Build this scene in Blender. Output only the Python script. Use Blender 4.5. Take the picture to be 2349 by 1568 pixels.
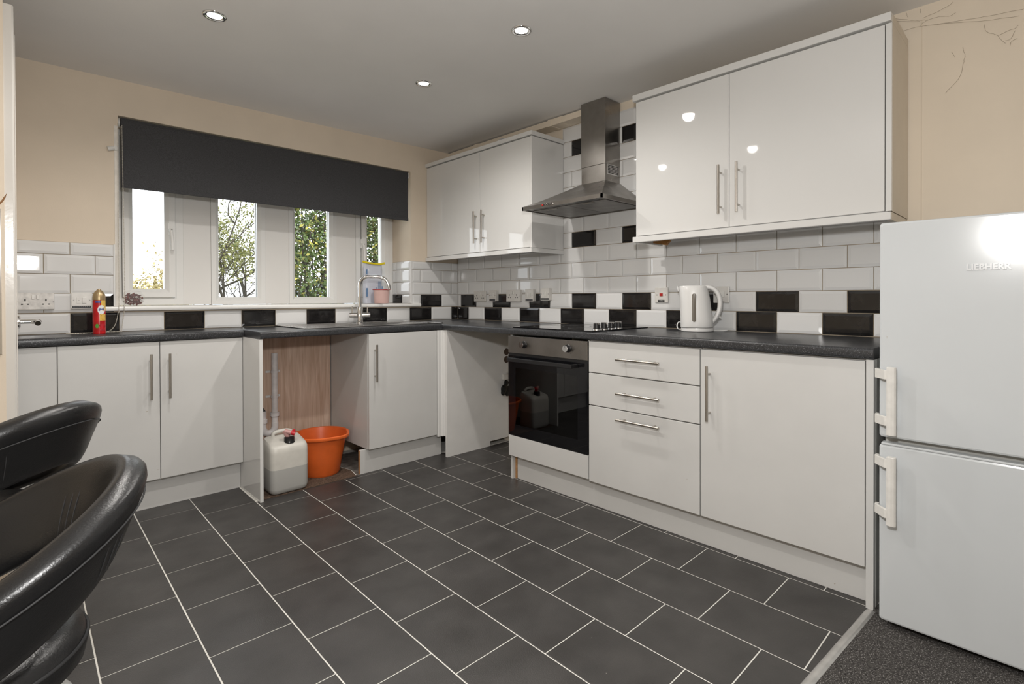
import bpy, bmesh, math, random
from mathutils import Vector, Matrix
random.seed(7)
for o in list(bpy.data.objects): bpy.data.objects.remove(o, do_unlink=True)
scene = bpy.context.scene
COL = scene.collection
# ------------------------------------------------------------------ camera
W, H = 2349.0, 1568.0
CAM = Vector((-2.7230, -3.5441, 1.0848)); YAW, PIT, ROL = 0.77158, -0.0070, -0.00276
FPX, PX, PY = 1200.03, 1190.96, 691.73
cam = bpy.data.cameras.new('camera'); cam.sensor_fit = 'HORIZONTAL'; cam.sensor_width = 36.0
cam.lens = FPX / W * 36.0; cam.shift_x = (W / 2 - PX) / W; cam.shift_y = (PY - H / 2) / W
cam.clip_start = 0.02; cam.clip_end = 500
camo = bpy.data.objects.new('camera', cam); COL.objects.link(camo); scene.camera = camo
fw = Vector((math.sin(YAW) * math.cos(PIT), math.cos(YAW) * math.cos(PIT), math.sin(PIT)))
rt = Vector((math.cos(YAW), -math.sin(YAW), 0)); up = rt.cross(fw)
r2 = rt * math.cos(ROL) + up * math.sin(ROL); u2 = -rt * math.sin(ROL) + up * math.cos(ROL)
camo.matrix_world = Matrix(((r2.x, u2.x, -fw.x, CAM.x), (r2.y, u2.y, -fw.y, CAM.y), (r2.z, u2.z, -fw.z, CAM.z), (0, 0, 0, 1)))
# ------------------------------------------------------------------ world: bright overcast sky
world = bpy.data.worlds.new('overcast_sky'); scene.world = world; world.use_nodes = True
bg = world.node_tree.nodes['Background']; bg.inputs[0].default_value = (0.93, 0.96, 1.0, 1); bg.inputs[1].default_value = 4.2
# ------------------------------------------------------------------ photographer's flash above the camera (its glint shows on fridge and tiles)
fl = bpy.data.lights.new('camera_flash', 'POINT'); fl.energy = 78; fl.color = (1.0, 0.985, 0.965)
fl.shadow_soft_size = 0.055
flo = bpy.data.objects.new('camera_flash', fl); COL.objects.link(flo)
flo.location = (-2.61, -3.40, 1.43)
flo.rotation_euler = Vector((math.sin(YAW), math.cos(YAW), 0.02)).to_track_quat('-Z', 'Y').to_euler()
DOWN_W = 31.0; DOWN_COL = (1.0, 0.96, 0.91); LAMP_EMIT = 14.0
vs = scene.view_settings
vs.view_transform = 'Standard'; vs.look = 'None'; vs.gamma = 1.0; vs.use_curve_mapping = False; vs.exposure = 0.06

# ------------------------------------------------------------------ materials
MATS = {}
def nodes(m):
    m.use_nodes = True; nt = m.node_tree; return nt, nt.nodes['Principled BSDF']
def mat(name, col, rough=0.5, metal=0.0, var=0.0, vscale=8.0, bump=0.0, bscale=60.0, spec=0.5, coat=0.0, specks=None, stretch=None, rvar=0.0):
    m = bpy.data.materials.new(name); nt, b = nodes(m); MATS[name] = m
    c4 = (*col, 1)
    b.inputs['Base Color'].default_value = c4; b.inputs['Roughness'].default_value = rough
    b.inputs['Metallic'].default_value = metal; b.inputs['Specular IOR Level'].default_value = spec
    if coat: b.inputs['Coat Weight'].default_value = coat; b.inputs['Coat Roughness'].default_value = 0.05
    N = nt.nodes.new; L = nt.links.new
    vec = None
    if var or bump or specks or rvar:
        g = N('ShaderNodeNewGeometry'); mp = N('ShaderNodeMapping'); L(g.outputs['Position'], mp.inputs[0])
        if stretch: mp.inputs['Scale'].default_value = stretch
        vec = mp.outputs[0]
    last = None
    if var:
        n = N('ShaderNodeTexNoise'); n.inputs['Scale'].default_value = vscale; n.inputs['Detail'].default_value = 5; L(vec, n.inputs[0])
        r = N('ShaderNodeMapRange'); r.inputs[1].default_value = .3; r.inputs[2].default_value = .7
        r.inputs[3].default_value = 1 - var; r.inputs[4].default_value = 1 + var; L(n.outputs[0], r.inputs[0])
        mx = N('ShaderNodeVectorMath'); mx.operation = 'SCALE'; mx.inputs[0].default_value = col; L(r.outputs[0], mx.inputs['Scale'])
        last = mx.outputs[0]
    if specks:
        sc, th, scol = specks
        n = N('ShaderNodeTexNoise'); n.inputs['Scale'].default_value = sc; n.inputs['Detail'].default_value = 2; L(vec, n.inputs[0])
        r = N('ShaderNodeMapRange'); r.inputs[1].default_value = th; r.inputs[2].default_value = th + .05; L(n.outputs[0], r.inputs[0])
        mx = N('ShaderNodeMix'); mx.data_type = 'RGBA'; L(r.outputs[0], mx.inputs[0])
        if last: L(last, mx.inputs[6])
        else: mx.inputs[6].default_value = c4
        mx.inputs[7].default_value = (*scol, 1); last = mx.outputs[2]
    if last: L(last, b.inputs['Base Color'])
    if rvar:
        n = N('ShaderNodeTexNoise'); n.inputs['Scale'].default_value = vscale * .7; n.inputs['Detail'].default_value = 4; L(vec, n.inputs[0])
        r = N('ShaderNodeMapRange'); r.inputs[1].default_value = .3; r.inputs[2].default_value = .7
        r.inputs[3].default_value = max(0, rough - rvar); r.inputs[4].default_value = rough + rvar; L(n.outputs[0], r.inputs[0]); L(r.outputs[0], b.inputs['Roughness'])
    if bump:
        n = N('ShaderNodeTexNoise'); n.inputs['Scale'].default_value = bscale; n.inputs['Detail'].default_value = 4; L(vec, n.inputs[0])
        bp = N('ShaderNodeBump'); bp.inputs['Strength'].default_value = bump; bp.inputs['Distance'].default_value = 0.002
        L(n.outputs[0], bp.inputs['Height']); L(bp.outputs[0], b.inputs['Normal'])
    return m
def glassmat(name, tint, ior=1.45, rough=0.0, base=0.04):
    m = bpy.data.materials.new(name); m.use_nodes = True; nt = m.node_tree; nt.nodes.clear(); MATS[name] = m
    N = nt.nodes.new; L = nt.links.new
    o = N('ShaderNodeOutputMaterial'); mx = N('ShaderNodeMixShader'); t = N('ShaderNodeBsdfTransparent'); g = N('ShaderNodeBsdfGlossy'); f = N('ShaderNodeFresnel')
    t.inputs[0].default_value = (*tint, 1); g.inputs['Roughness'].default_value = rough; f.inputs[0].default_value = ior
    L(f.outputs[0], mx.inputs[0]); L(t.outputs[0], mx.inputs[1]); L(g.outputs[0], mx.inputs[2]); L(mx.outputs[0], o.inputs[0])
    return m
def translucent(name, col, alpha, rough=0.4):
    m = bpy.data.materials.new(name); nt, b = nodes(m); MATS[name] = m
    b.inputs['Base Color'].default_value = (*col, 1); b.inputs['Alpha'].default_value = alpha; b.inputs['Roughness'].default_value = rough
    return m
def emit(name, col, s):
    m = bpy.data.materials.new(name); nt, b = nodes(m); MATS[name] = m
    b.inputs['Base Color'].default_value = (*col, 1); b.inputs['Emission Color'].default_value = (*col, 1); b.inputs['Emission Strength'].default_value = s
    return m
mat('wall_beige', (0.72, 0.62, 0.50), 0.75, var=.05, vscale=2.5, bump=.12, bscale=180)
mat('wall_cream', (0.76, 0.67, 0.55), 0.75, var=.04, vscale=3, bump=.1, bscale=180)
mat('ceiling_paint', (0.80, 0.785, 0.765), 0.85, var=.03, vscale=2, bump=.1, bscale=150)
mat('gloss_white', (0.70, 0.695, 0.68), 0.035, var=.01, vscale=3)
mat('satin_white', (0.60, 0.595, 0.58), 0.38, var=.03, vscale=4, specks=(55, .78, (.40, .36, .30)))
mat('panel_white', (0.72, 0.71, 0.69), 0.45, var=.05, vscale=6)
mat('edge_white', (0.74, 0.70, 0.64), 0.6, var=.08, vscale=30)
mat('hole_brown', (0.075, 0.05, 0.035), 0.9)
mat('carcass_and_bounce_cream', (0.74, 0.67, 0.57), 0.5, var=.03)  # also paints beige wall bounce onto a white side panel and pelmet end
mat('tile_white', (0.72, 0.72, 0.715), 0.05, bump=.05, bscale=14)
mat('tile_black', (0.013, 0.012, 0.012), 0.07, var=.4, vscale=20, bump=.05, bscale=14, rvar=.05)
mat('grout', (0.40, 0.335, 0.25), 0.9, var=.18, vscale=15)
mat('worktop', (0.030, 0.031, 0.034), 0.30, var=.3, vscale=120, specks=(430, .64, (.30, .31, .33)), bump=.10, bscale=320)
mat('floor_tile', (0.046, 0.043, 0.041), 0.42, var=.22, vscale=7, bump=.35, bscale=260, rvar=.10, specks=(62, .79, (.34, .32, .29)))
mat('floor_grout', (0.72, 0.70, 0.65), 0.8, var=.12, vscale=12)
mat('carpet', (0.060, 0.056, 0.053), 1.0, var=.6, vscale=190, bump=1.0, bscale=300, spec=.1, specks=(240, .585, (.24, .23, .22)))
mat('threshold', (0.55, 0.54, 0.52), 0.35, metal=.6, var=.1, vscale=30)
mat('steel', (0.31, 0.292, 0.272), 0.33, metal=1.0, var=.12, vscale=9, rvar=.08, stretch=(1, 1, 1))
mat('steel_dark', (0.25, 0.24, 0.23), 0.42, metal=.9, var=.2, vscale=14)
mat('steel_sink', (0.62, 0.61, 0.60), 0.22, metal=1.0, var=.05, vscale=20)
mat('chrome', (0.78, 0.78, 0.78), 0.07, metal=1.0)
mat('brushed', (0.50, 0.47, 0.43), 0.30, metal=1.0)
mat('upvc', (0.80, 0.795, 0.775), 0.28)
mat('upvc_panel', (0.78, 0.765, 0.74), 0.32)
mat('gasket', (0.02, 0.02, 0.022), 0.6)
mat('blind_fabric', (0.062, 0.062, 0.065), 0.9, var=.25, vscale=300, bump=.3, bscale=600, spec=.2)
mat('plastic_white', (0.76, 0.755, 0.74), 0.25)
mat('socket_white', (0.66, 0.64, 0.605), 0.3, var=.04, vscale=40)
mat('plastic_aged', (0.70, 0.685, 0.65), 0.35, var=.06, vscale=40)
mat('plastic_scuffed', (0.62, 0.60, 0.57), 0.4, var=.18, vscale=45)
mat('pin_dark', (0.015, 0.014, 0.013), 0.6)
mat('label_black', (0.012, 0.012, 0.014), 0.4)
mat('ink_grey', (0.10, 0.10, 0.10), 0.6)
mat('ink_light', (0.65, 0.65, 0.62), 0.6)
mat('red_neon', (0.42, 0.015, 0.012), 0.3)
mat('black_glass', (0.006, 0.006, 0.007), 0.03)
mat('black_plastic', (0.014, 0.014, 0.015), 0.28)
mat('oven_cavity', (0.16, 0.15, 0.14), 0.4, var=.2, vscale=20)
glassmat('oven_glass', (0.62, 0.59, 0.56), 1.7)
glassmat('window_glass', (0.97, 0.98, 0.98), 1.35)
m = bpy.data.materials.new('bowl_glass'); m.use_nodes = True; MATS['bowl_glass'] = m; b_ = m.node_tree.nodes['Principled BSDF']
b_.inputs['Base Color'].default_value = (.8, .8, .8, 1); b_.inputs['Alpha'].default_value = .13; b_.inputs['Roughness'].default_value = .03
mat('leather', (0.0085, 0.0085, 0.009), 0.33, bump=.22, bscale=300, rvar=.06, vscale=20)
mat('stitch', (0.022, 0.022, 0.023), 0.7)
mat('silver_base', (0.50, 0.50, 0.49), 0.35, metal=.5, var=.25, vscale=40)
mat('fridge_white', (0.575, 0.60, 0.615), 0.135, var=.015, vscale=4, specks=(34, .80, (.45, .42, .38)))
mat('letter_grey', (0.46, 0.465, 0.465), 0.25)  # grey stands in for shading at the raised letter edges
mat('fridge_gasket', (0.42, 0.42, 0.40), 0.6)
mat('chipboard', (0.42, 0.22, 0.09), 0.8, var=.2, vscale=80)
mat('pipe_white', (0.76, 0.73, 0.72), 0.4, var=.1, vscale=25)
mat('bucket_orange', (0.76, 0.14, 0.025), 0.36, var=.06, vscale=18)
mat('jerry_shell', (0.62, 0.60, 0.55), 0.38, var=.05, vscale=20)
mat('jerry_liquid', (0.44, 0.435, 0.415), 0.25)
mat('cap_red', (0.55, 0.02, 0.03), 0.3)
mat('cap_pink', (0.55, 0.30, 0.28), 0.4)
mat('felt_brown', (0.11, 0.075, 0.055), 1.0, var=.5, vscale=150, bump=.8, bscale=300, spec=.1)
mat('concrete', (0.15, 0.135, 0.12), .95, var=.5, vscale=22, bump=.6, bscale=60)
mat('bag_black', (0.012, 0.012, 0.012), 0.18, bump=1, bscale=60)
mat('can_red', (0.50, 0.010, 0.014), 0.22, var=.25, vscale=30)
mat('can_gold', (0.45, 0.33, 0.18), 0.32, metal=.6)
mat('can_yellow', (0.78, 0.50, 0.10), 0.35)
mat('can_blue', (0.02, 0.10, 0.38), 0.35)
mat('logo_white', (0.82, 0.83, 0.84), 0.35)
mat('leaf_print', (0.10, 0.33, 0.05), 0.4)
mat('apple_print', (0.42, 0.02, 0.03), 0.3, var=.4, vscale=60)
mat('petals', (0.15, 0.018, 0.015), 0.8, var=.7, vscale=70)
mat('clip_yellow', (0.85, 0.68, 0.01), 0.3)
translucent('pouch_film', (0.66, 0.69, 0.78), 0.85, 0.25)
mat('print_blue', (0.13, 0.24, 0.42), 0.5)
mat('lid_red', (0.48, 0.01, 0.03), 0.3)
translucent('tub_pink', (0.82, 0.56, 0.52), 0.85, 0.3)
mat('tub_contents', (0.72, 0.33, 0.29), 0.6)
mat('paper', (0.72, 0.73, 0.76), 0.7)
mat('timber', (0.42, 0.20, 0.055), 0.6, var=.2, vscale=60)
mat('web', (0.30, 0.24, 0.18), 0.95)
mat('bead', (0.66, 0.62, 0.54), 0.4)
mat('paint_gloss', (0.66, 0.63, 0.585), 0.16, bump=.12, bscale=50)
mat('bark', (0.055, 0.045, 0.035), 0.9, var=.3, vscale=30)
mat('leaf_green', (0.085, 0.125, 0.035), 0.55, var=.5, vscale=9)
mat('leaf_olive', (0.17, 0.17, 0.05), 0.6, var=.5, vscale=9)
mat('leaf_yellow', (0.40, 0.33, 0.16), 0.65, var=.35, vscale=7)
mat('leaf_gold', (0.30, 0.27, 0.05), 0.6, var=.3, vscale=7)
mat('grass', (0.14, 0.17, 0.07), 0.9, var=.3, vscale=2)
mat('hill', (0.42, 0.47, 0.52), 1.0, var=.1, vscale=.1)  # blue-grey distance haze mixed into the base colour
mat('twig', (0.16, 0.07, 0.02), 0.7)
emit('lamp_on', (1.0, 0.95, 0.86), LAMP_EMIT)
def woodmat():
    m = bpy.data.materials.new('wood_board'); nt, b = nodes(m); MATS['wood_board'] = m; N = nt.nodes.new; L = nt.links.new
    g = N('ShaderNodeNewGeometry'); mp = N('ShaderNodeMapping'); mp.inputs['Scale'].default_value = (26, 26, 1.6); L(g.outputs['Position'], mp.inputs[0])
    n = N('ShaderNodeTexNoise'); n.inputs['Scale'].default_value = 2.2; n.inputs['Detail'].default_value = 8; n.inputs['Distortion'].default_value = .6; L(mp.outputs[0], n.inputs[0])
    r = N('ShaderNodeValToRGB'); r.color_ramp.elements[0].position = .30; r.color_ramp.elements[0].color = (.52, .345, .245, 1)
    r.color_ramp.elements[1].position = .72; r.color_ramp.elements[1].color = (.76, .58, .465, 1); L(n.outputs[0], r.inputs[0]); L(r.outputs[0], b.inputs['Base Color'])
    b.inputs['Roughness'].default_value = .6
woodmat()

# ------------------------------------------------------------------ mesh helpers
WL = {}
class M:
    def __init__(s): s.v = []; s.f = []
    def add(s, vs, fs):
        n = len(s.v); s.v += [tuple(p) for p in vs]; s.f += [[i + n for i in f] for f in fs]; return s
    def box(s, x0, x1, y0, y1, z0, z1):
        x0, x1 = min(x0, x1), max(x0, x1); y0, y1 = min(y0, y1), max(y0, y1); z0, z1 = min(z0, z1), max(z0, z1)
        return s.add([(x0, y0, z0), (x1, y0, z0), (x1, y1, z0), (x0, y1, z0), (x0, y0, z1), (x1, y0, z1), (x1, y1, z1), (x0, y1, z1)],
                     [(0, 3, 2, 1), (4, 5, 6, 7), (0, 1, 5, 4), (1, 2, 6, 5), (2, 3, 7, 6), (3, 0, 4, 7)])
    def loft(s, rings, cap=True, closed=False):
        n = len(rings[0]); vs = [p for r in rings for p in r]; fs = []; k = len(rings)
        for i in range(k if closed else k - 1):
            a = i * n; b = ((i + 1) % k) * n
            for j in range(n): fs.append((a + j, a + (j + 1) % n, b + (j + 1) % n, b + j))
        if cap and not closed: fs.append(tuple(range(n - 1, -1, -1))); fs.append(tuple(range((k - 1) * n, k * n)))
        return s.add(vs, fs)
    def prism(s, pts, off):
        off = Vector(off); return s.loft([[Vector(p) for p in pts], [Vector(p) + off for p in pts]])
    def cyl(s, p0, p1, r, n=16, r1=None):
        p0 = Vector(p0); p1 = Vector(p1); a, b = frame(p1 - p0); r1 = r if r1 is None else r1
        return s.loft([[p0 + (a * math.cos(t) + b * math.sin(t)) * r for t in ang(n)], [p1 + (a * math.cos(t) + b * math.sin(t)) * r1 for t in ang(n)]])
    def tube(s, pts, r, n=10, closed=False):
        pts = [Vector(p) for p in pts]; k = len(pts); rings = []; a = None
        rr = r if isinstance(r, (list, tuple)) else [r] * k
        for i in range(k):
            if closed: d = pts[(i + 1) % k] - pts[i - 1]
            else: d = pts[min(i + 1, k - 1)] - pts[max(i - 1, 0)]
            d.normalize()
            if a is None: a, b = frame(d)
            else: a = (a - d * a.dot(d)).normalized(); b = d.cross(a)
            rings.append([pts[i] + (a * math.cos(t) + b * math.sin(t)) * rr[i] for t in ang(n)])
        return s.loft(rings, closed=closed)
    def lathe(s, prof, c, n=32, axis=(0, 0, 1), cap=True):
        c = Vector(c); ax = Vector(axis).normalized(); a, b = frame(ax)
        return s.loft([[c + ax * z + (a * math.cos(t) + b * math.sin(t)) * r for t in ang(n)] for r, z in prof], cap=cap)
    def ball(s, c, r, nu=12, nv=8, sc=(1, 1, 1)):
        rings = []
        for i in range(nv + 1):
            ph = math.pi * i / nv; rr = max(math.sin(ph), 1e-3)
            rings.append([(c[0] + r * sc[0] * rr * math.cos(t), c[1] + r * sc[1] * rr * math.sin(t), c[2] - r * sc[2] * math.cos(ph)) for t in ang(nu)])
        return s.loft(rings)
    def text(s, string, size, fn, extrude=.0, offset=0.0):
        c = bpy.data.curves.new('t', 'FONT'); c.body = string; c.size = size; c.extrude = extrude; c.offset = offset; c.align_x = 'CENTER'; c.align_y = 'CENTER'; c.resolution_u = 3
        o = bpy.data.objects.new('t', c); COL.objects.link(o); dg = bpy.context.evaluated_depsgraph_get(); me = bpy.data.meshes.new_from_object(o.evaluated_get(dg))
        s.add([fn(*v.co) for v in me.vertices], [tuple(p.vertices) for p in me.polygons])
        bpy.data.objects.remove(o); bpy.data.meshes.remove(me); return s
    def build(s, name, m, parent=None, bevel=0.0, seg=2, smooth=None, **props):
        vs = [Vector(p) for p in s.v]
        lo = Vector([min(p[i] for p in vs) for i in range(3)]); hi = Vector([max(p[i] for p in vs) for i in range(3)])
        c = (lo + hi) / 2
        if parent is None: c.z = lo.z
        me = bpy.data.meshes.new(name); me.from_pydata([p - c for p in vs], [], s.f)
        if bevel:
            b = bmesh.new(); b.from_mesh(me); bmesh.ops.recalc_face_normals(b, faces=b.faces)
            ed = [e for e in b.edges if len(e.link_faces) == 2 and e.calc_face_angle(0) > .5]
            bmesh.ops.bevel(b, geom=ed, offset=bevel, segments=seg, profile=.5, affect='EDGES', clamp_overlap=True); b.to_mesh(me); b.free()
        else:
            b = bmesh.new(); b.from_mesh(me); bmesh.ops.recalc_face_normals(b, faces=b.faces); b.to_mesh(me); b.free()
        if smooth is not None:
            for p in me.polygons: p.use_smooth = True
            me.set_sharp_from_angle(angle=math.radians(smooth))
        me.materials.append(MATS[m])
        return link(name, me, c, parent, props)
def link(name, me, c, parent=None, props=None):
    o = bpy.data.objects.new(name, me); COL.objects.link(o); WL[o.name] = Vector(c)
    if parent: o.parent = parent; o.location = Vector(c) - WL[parent.name]
    else: o.location = c
    for k, v in (props or {}).items(): o[k] = v
    return o
def thing(name, loc, label, category, group=None):
    o = bpy.data.objects.new(name, None); COL.objects.link(o); o.location = loc; WL[o.name] = Vector(loc)
    o.empty_display_size = .05; o['label'] = label; o['category'] = category
    if group: o['group'] = group
    return o
def ang(n): return [2 * math.pi * i / n for i in range(n)]
def frame(d):
    d = Vector(d).normalized(); h = Vector((0, 0, 1)) if abs(d.z) < .9 else Vector((1, 0, 0)); a = h.cross(d).normalized(); return a, d.cross(a)
def rrect(x0, x1, y0, y1, r, n=5):
    out = []
    for cx, cy, s in ((x1 - r, y1 - r, 0), (x0 + r, y1 - r, 1), (x0 + r, y0 + r, 2), (x1 - r, y0 + r, 3)):
        for i in range(n + 1):
            t = math.pi / 2 * (s + i / n); out.append((cx + r * math.cos(t), cy + r * math.sin(t)))
    return out
def clip(poly, a, b, c):      # keep a*x+b*y<=c
    out = []
    for i in range(len(poly)):
        p, q = poly[i], poly[(i + 1) % len(poly)]; dp = a * p[0] + b * p[1] - c; dq = a * q[0] + b * q[1] - c
        if dp <= 0: out.append(p)
        if (dp < 0 < dq) or (dq < 0 < dp):
            t = dp / (dp - dq); out.append((p[0] + t * (q[0] - p[0]), p[1] + t * (q[1] - p[1])))
    return out
def smoothpath(pts, n=6):
    P = [Vector(p) for p in pts]; out = []
    for i in range(len(P) - 1):
        p0 = P[max(i - 1, 0)]; p1 = P[i]; p2 = P[i + 1]; p3 = P[min(i + 2, len(P) - 1)]
        for k in range(n):
            t = k / n; out.append(.5 * ((2 * p1) + (p2 - p0) * t + (2 * p0 - 5 * p1 + 4 * p2 - p3) * t * t + (3 * p1 - p0 - 3 * p2 + p3) * t ** 3))
    out.append(P[-1]); return out
def S(**k): return dict(kind='structure', **k)

# ------------------------------------------------------------------ shell
ZC = lambda x: 2.292 + 0.009 * x
XL, YB = -4.6, -6.2
m = M().box(XL, 0.3, YB, .0, -.08, -.0016)
floor = m.build('floor', 'floor_grout', **S(label='dark tiled kitchen floor with thin white joints'))
m = M(); m.add([(XL, YB, ZC(XL)), (0.0, YB, ZC(0)), (0.0, 0.0, ZC(0)), (XL, 0.0, ZC(XL)), (XL, YB, 2.5), (0.0, YB, 2.5), (0.0, 0.0, 2.5), (XL, 0, 2.5)],
      [(0, 1, 2, 3), (4, 5, 6, 7), (0, 1, 5, 4), (1, 2, 6, 5), (2, 3, 7, 6), (3, 0, 4, 7)])
ceil = m.build('ceiling', 'ceiling_paint', **S(label='plain grey-white painted ceiling'))
WX0, WX1, WZ0, WZ1, WD = -2.299, -0.462, 1.020, 2.079, 0.27
WT0 = -2.317
m = M().box(XL, WX0, 0, .38, -.08, 2.5).box(WX1, 0.3, 0, .38, -.08, 2.5).box(WX0, WX1, 0, .38, -.08, WZ0).box(WX0, WX1, 0, .38, WZ1, 2.5)
wall_back = m.build('wall_back', 'wall_beige', **S(label='beige painted wall with the long window'))
wall_right = M().box(0, .3, YB, 0, -.08, 2.5).build('wall_right', 'wall_cream', **S(label='beige wall behind the hood, wall units and fridge'))
M().box(XL, .3, YB - .2, YB, -.08, 2.5).build('wall_front', 'wall_cream', **S(label='beige wall behind the camera'))
M().box(XL - .2, XL, YB, .38, -.08, 2.5).build('wall_far_left', 'wall_cream', **S(label='beige wall of the dining end'))
wall_left = M().box(XL, -2.735, -1.05, 0, 0, 2.26).build('wall_left', 'wall_beige', **S(label='beige wall stub at the left edge'))
# chamfered plaster band beside the end of the long wall unit
M().add([(0, -3.098, 1.35), (0, -3.151, 1.35), (0, -3.151, 2.236), (0, -3.098, 2.140), (-.004, -3.100, 1.35), (-.004, -3.147, 1.35), (-.004, -3.147, 2.226), (-.004, -3.100, 2.142)],
        [(0, 1, 2, 3), (4, 5, 6, 7), (0, 1, 5, 4), (1, 2, 6, 5), (2, 3, 7, 6), (3, 0, 4, 7)]).build('plaster_band', 'wall_cream', wall_right)

# ------------------------------------------------------------------ tiles
TC = {}
def tile_mesh(w, h, kind):
    key = (round(w, 4), round(h, 4), kind)
    if key in TC: return TC[key]
    b = min(.013, w * .3, h * .3); t0, t1 = .0045, .0080; hw, hh = w / 2, h / 2
    V0 = [(-hw, -hh, 0), (hw, -hh, 0), (hw, hh, 0), (-hw, hh, 0)]
    V1 = [(x, y, t0) for x, y, _ in V0]; V2 = [(math.copysign(abs(x) - b, x), math.copysign(abs(y) - b, y), t1) for x, y, _ in V0]
    fs = []
    for a, c in ((0, 4), (4, 8)): fs += [(a + i, a + (i + 1) % 4, c + (i + 1) % 4, c + i) for i in range(4)]
    fs.append((8, 9, 10, 11))
    me = bpy.data.meshes.new('wall_tile'); me.from_pydata(V0 + V1 + V2, [], fs); me.materials.append(MATS['tile_' + kind]); TC[key] = me
    return me
G = .0033
def tile(parent, o, du, n, u0, u1, z0, z1, kind):
    # o+du*u is the position along the wall, n the outward normal
    if u1 - u0 < .008 or z1 - z0 < .008: return
    du = Vector(du); n = Vector(n); me = tile_mesh(u1 - u0 - G, z1 - z0 - G, kind)
    c = Vector(o) + du * ((u0 + u1) / 2) + Vector((0, 0, (z0 + z1) / 2))
    ob = link('wall_tile', me, c, parent)
    zz = Vector((0, 0, 1)); xx = zz.cross(n); jit = Matrix.Rotation(random.uniform(-.004, .004), 3, zz) @ Matrix.Rotation(random.uniform(-.004, .004), 3, xx)
    ob.rotation_euler = (jit @ Matrix((xx, zz, n)).transposed()).to_euler()
P, Q, Z0 = .2025, .1025, .9105
GD = .0012   # grout bed
def grout(parent, x0, x1, y0, y1, z0, z1): M().box(x0, x1, y0, y1, z0, z1).build('grout', 'grout', parent)
# hob wall
S0 = 1.768
def hobrow(j, s0, s1, ztop=9):
    z0 = Z0 + (j - 1) * Q; z1 = min(z0 + Q, ztop); off = 0 if j % 2 else -.5
    for k in range(-11, 9):
        a = S0 + (k + off) * P; b = a + P
        a2, b2 = max(a, s0), min(b, s1)
        if b2 <= a2: continue
        blk = (j == 1 and k % 2) or (j == 2 and k % 2 == 0) or (j in (6, 12) and k in (0, -2))
        tile(wall_right, (-GD, 0, 0), (0, -1, 0), (-1, 0, 0), a2, b2, z0, z1, 'black' if blk else 'white')
for j in range(1, 5): hobrow(j, .0055, 3.10)
hobrow(5, .0055, 3.083, 1.4225)
for j in range(6, 14): hobrow(j, 1.182, 1.955 if j > 5 else 3.14, 2.24)
grout(wall_right, -GD, 0, -3.083, 0, .90, 1.42); grout(wall_right, -GD, 0, -1.975, -1.182, 1.42, 2.24)
# window wall
T0 = -2.5019
def winrow(j, x0, x1, z0, z1):
    off = 0 if j % 2 else -.5
    for k in range(-3, 15):
        a = T0 + (k + off) * P; b = a + P; a2, b2 = max(a, x0), min(b, x1)
        if b2 <= a2: continue
        blk = (j == 1 and k % 2 == 0) or (j == 2 and k in (1, 11))
        tile(wall_back, (0, -GD, 0), (1, 0, 0), (0, -1, 0), a2, b2, z0, z1, 'black' if blk else 'white')
winrow(1, -2.72, -.0055, Z0, 1.0145)
for x0, x1 in ((-2.72, WT0 - .006), (WX1 + .006, -.0055)):
    zz = (1.0165, 1.1155, 1.2135, 1.3135, 1.3775)
    for j in range(2, 6): winrow(j, x0, x1, zz[j - 2], zz[j - 1])
    grout(wall_back, x0, x1, -GD, 0, .90, 1.378)
grout(wall_back, WT0 - .006, WX1 + .006, -GD, 0, .90, 1.015)
# right window reveal
zz = (1.046, 1.1155, 1.2135, 1.3135, 1.380)
for j, (cut) in enumerate((.125, .205, .125, .215)):
    for a, b, kk in ((.004, cut, 'white'), (cut, WD - .002, 'black' if j == 0 else 'white')):
        tile(wall_back, (WX1 - GD, 0, 0), (0, 1, 0), (-1, 0, 0), a, b, zz[j], zz[j + 1], kk)
grout(wall_back, WX1 - GD, WX1, .002, WD, 1.046, 1.381)
M().box(WX1 - .010, WX1 + .006, -.010, .004, 1.046, 1.380).build('tile_trim', 'plastic_white', wall_back, bevel=.003)
M().box(WT0 - .008, WT0 + .0, -.010, .002, 1.046, 1.380).build('tile_trim', 'plastic_white', wall_back, bevel=.003)
M().box(WT0 + .0005, WX0 + .001, -.0025, .004, 1.046, 2.02).build('plaster_edge', 'edge_white', wall_back, bevel=.001)
# near-left tiled return (a sliver at the picture's edge)
for j in range(5):
    tile(wall_left, (-2.751, -1.05 - GD, 0), (-1, 0, 0), (0, -1, 0), 0, .10 + .1 * (j % 2), .91 + j * Q, min(.91 + (j + 1) * Q, 1.385), 'black' if j == 0 else 'white')
    tile(wall_left, (-2.751, -1.05 - GD, 0), (-1, 0, 0), (0, -1, 0), .10 + .1 * (j % 2), .30 + .1 * (j % 2), .91 + j * Q, min(.91 + (j + 1) * Q, 1.385), 'white')
M().box(-2.751, -2.744, -1.062, -1.05, .90, 1.39).build('tile_trim', 'chrome', wall_left)
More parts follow.
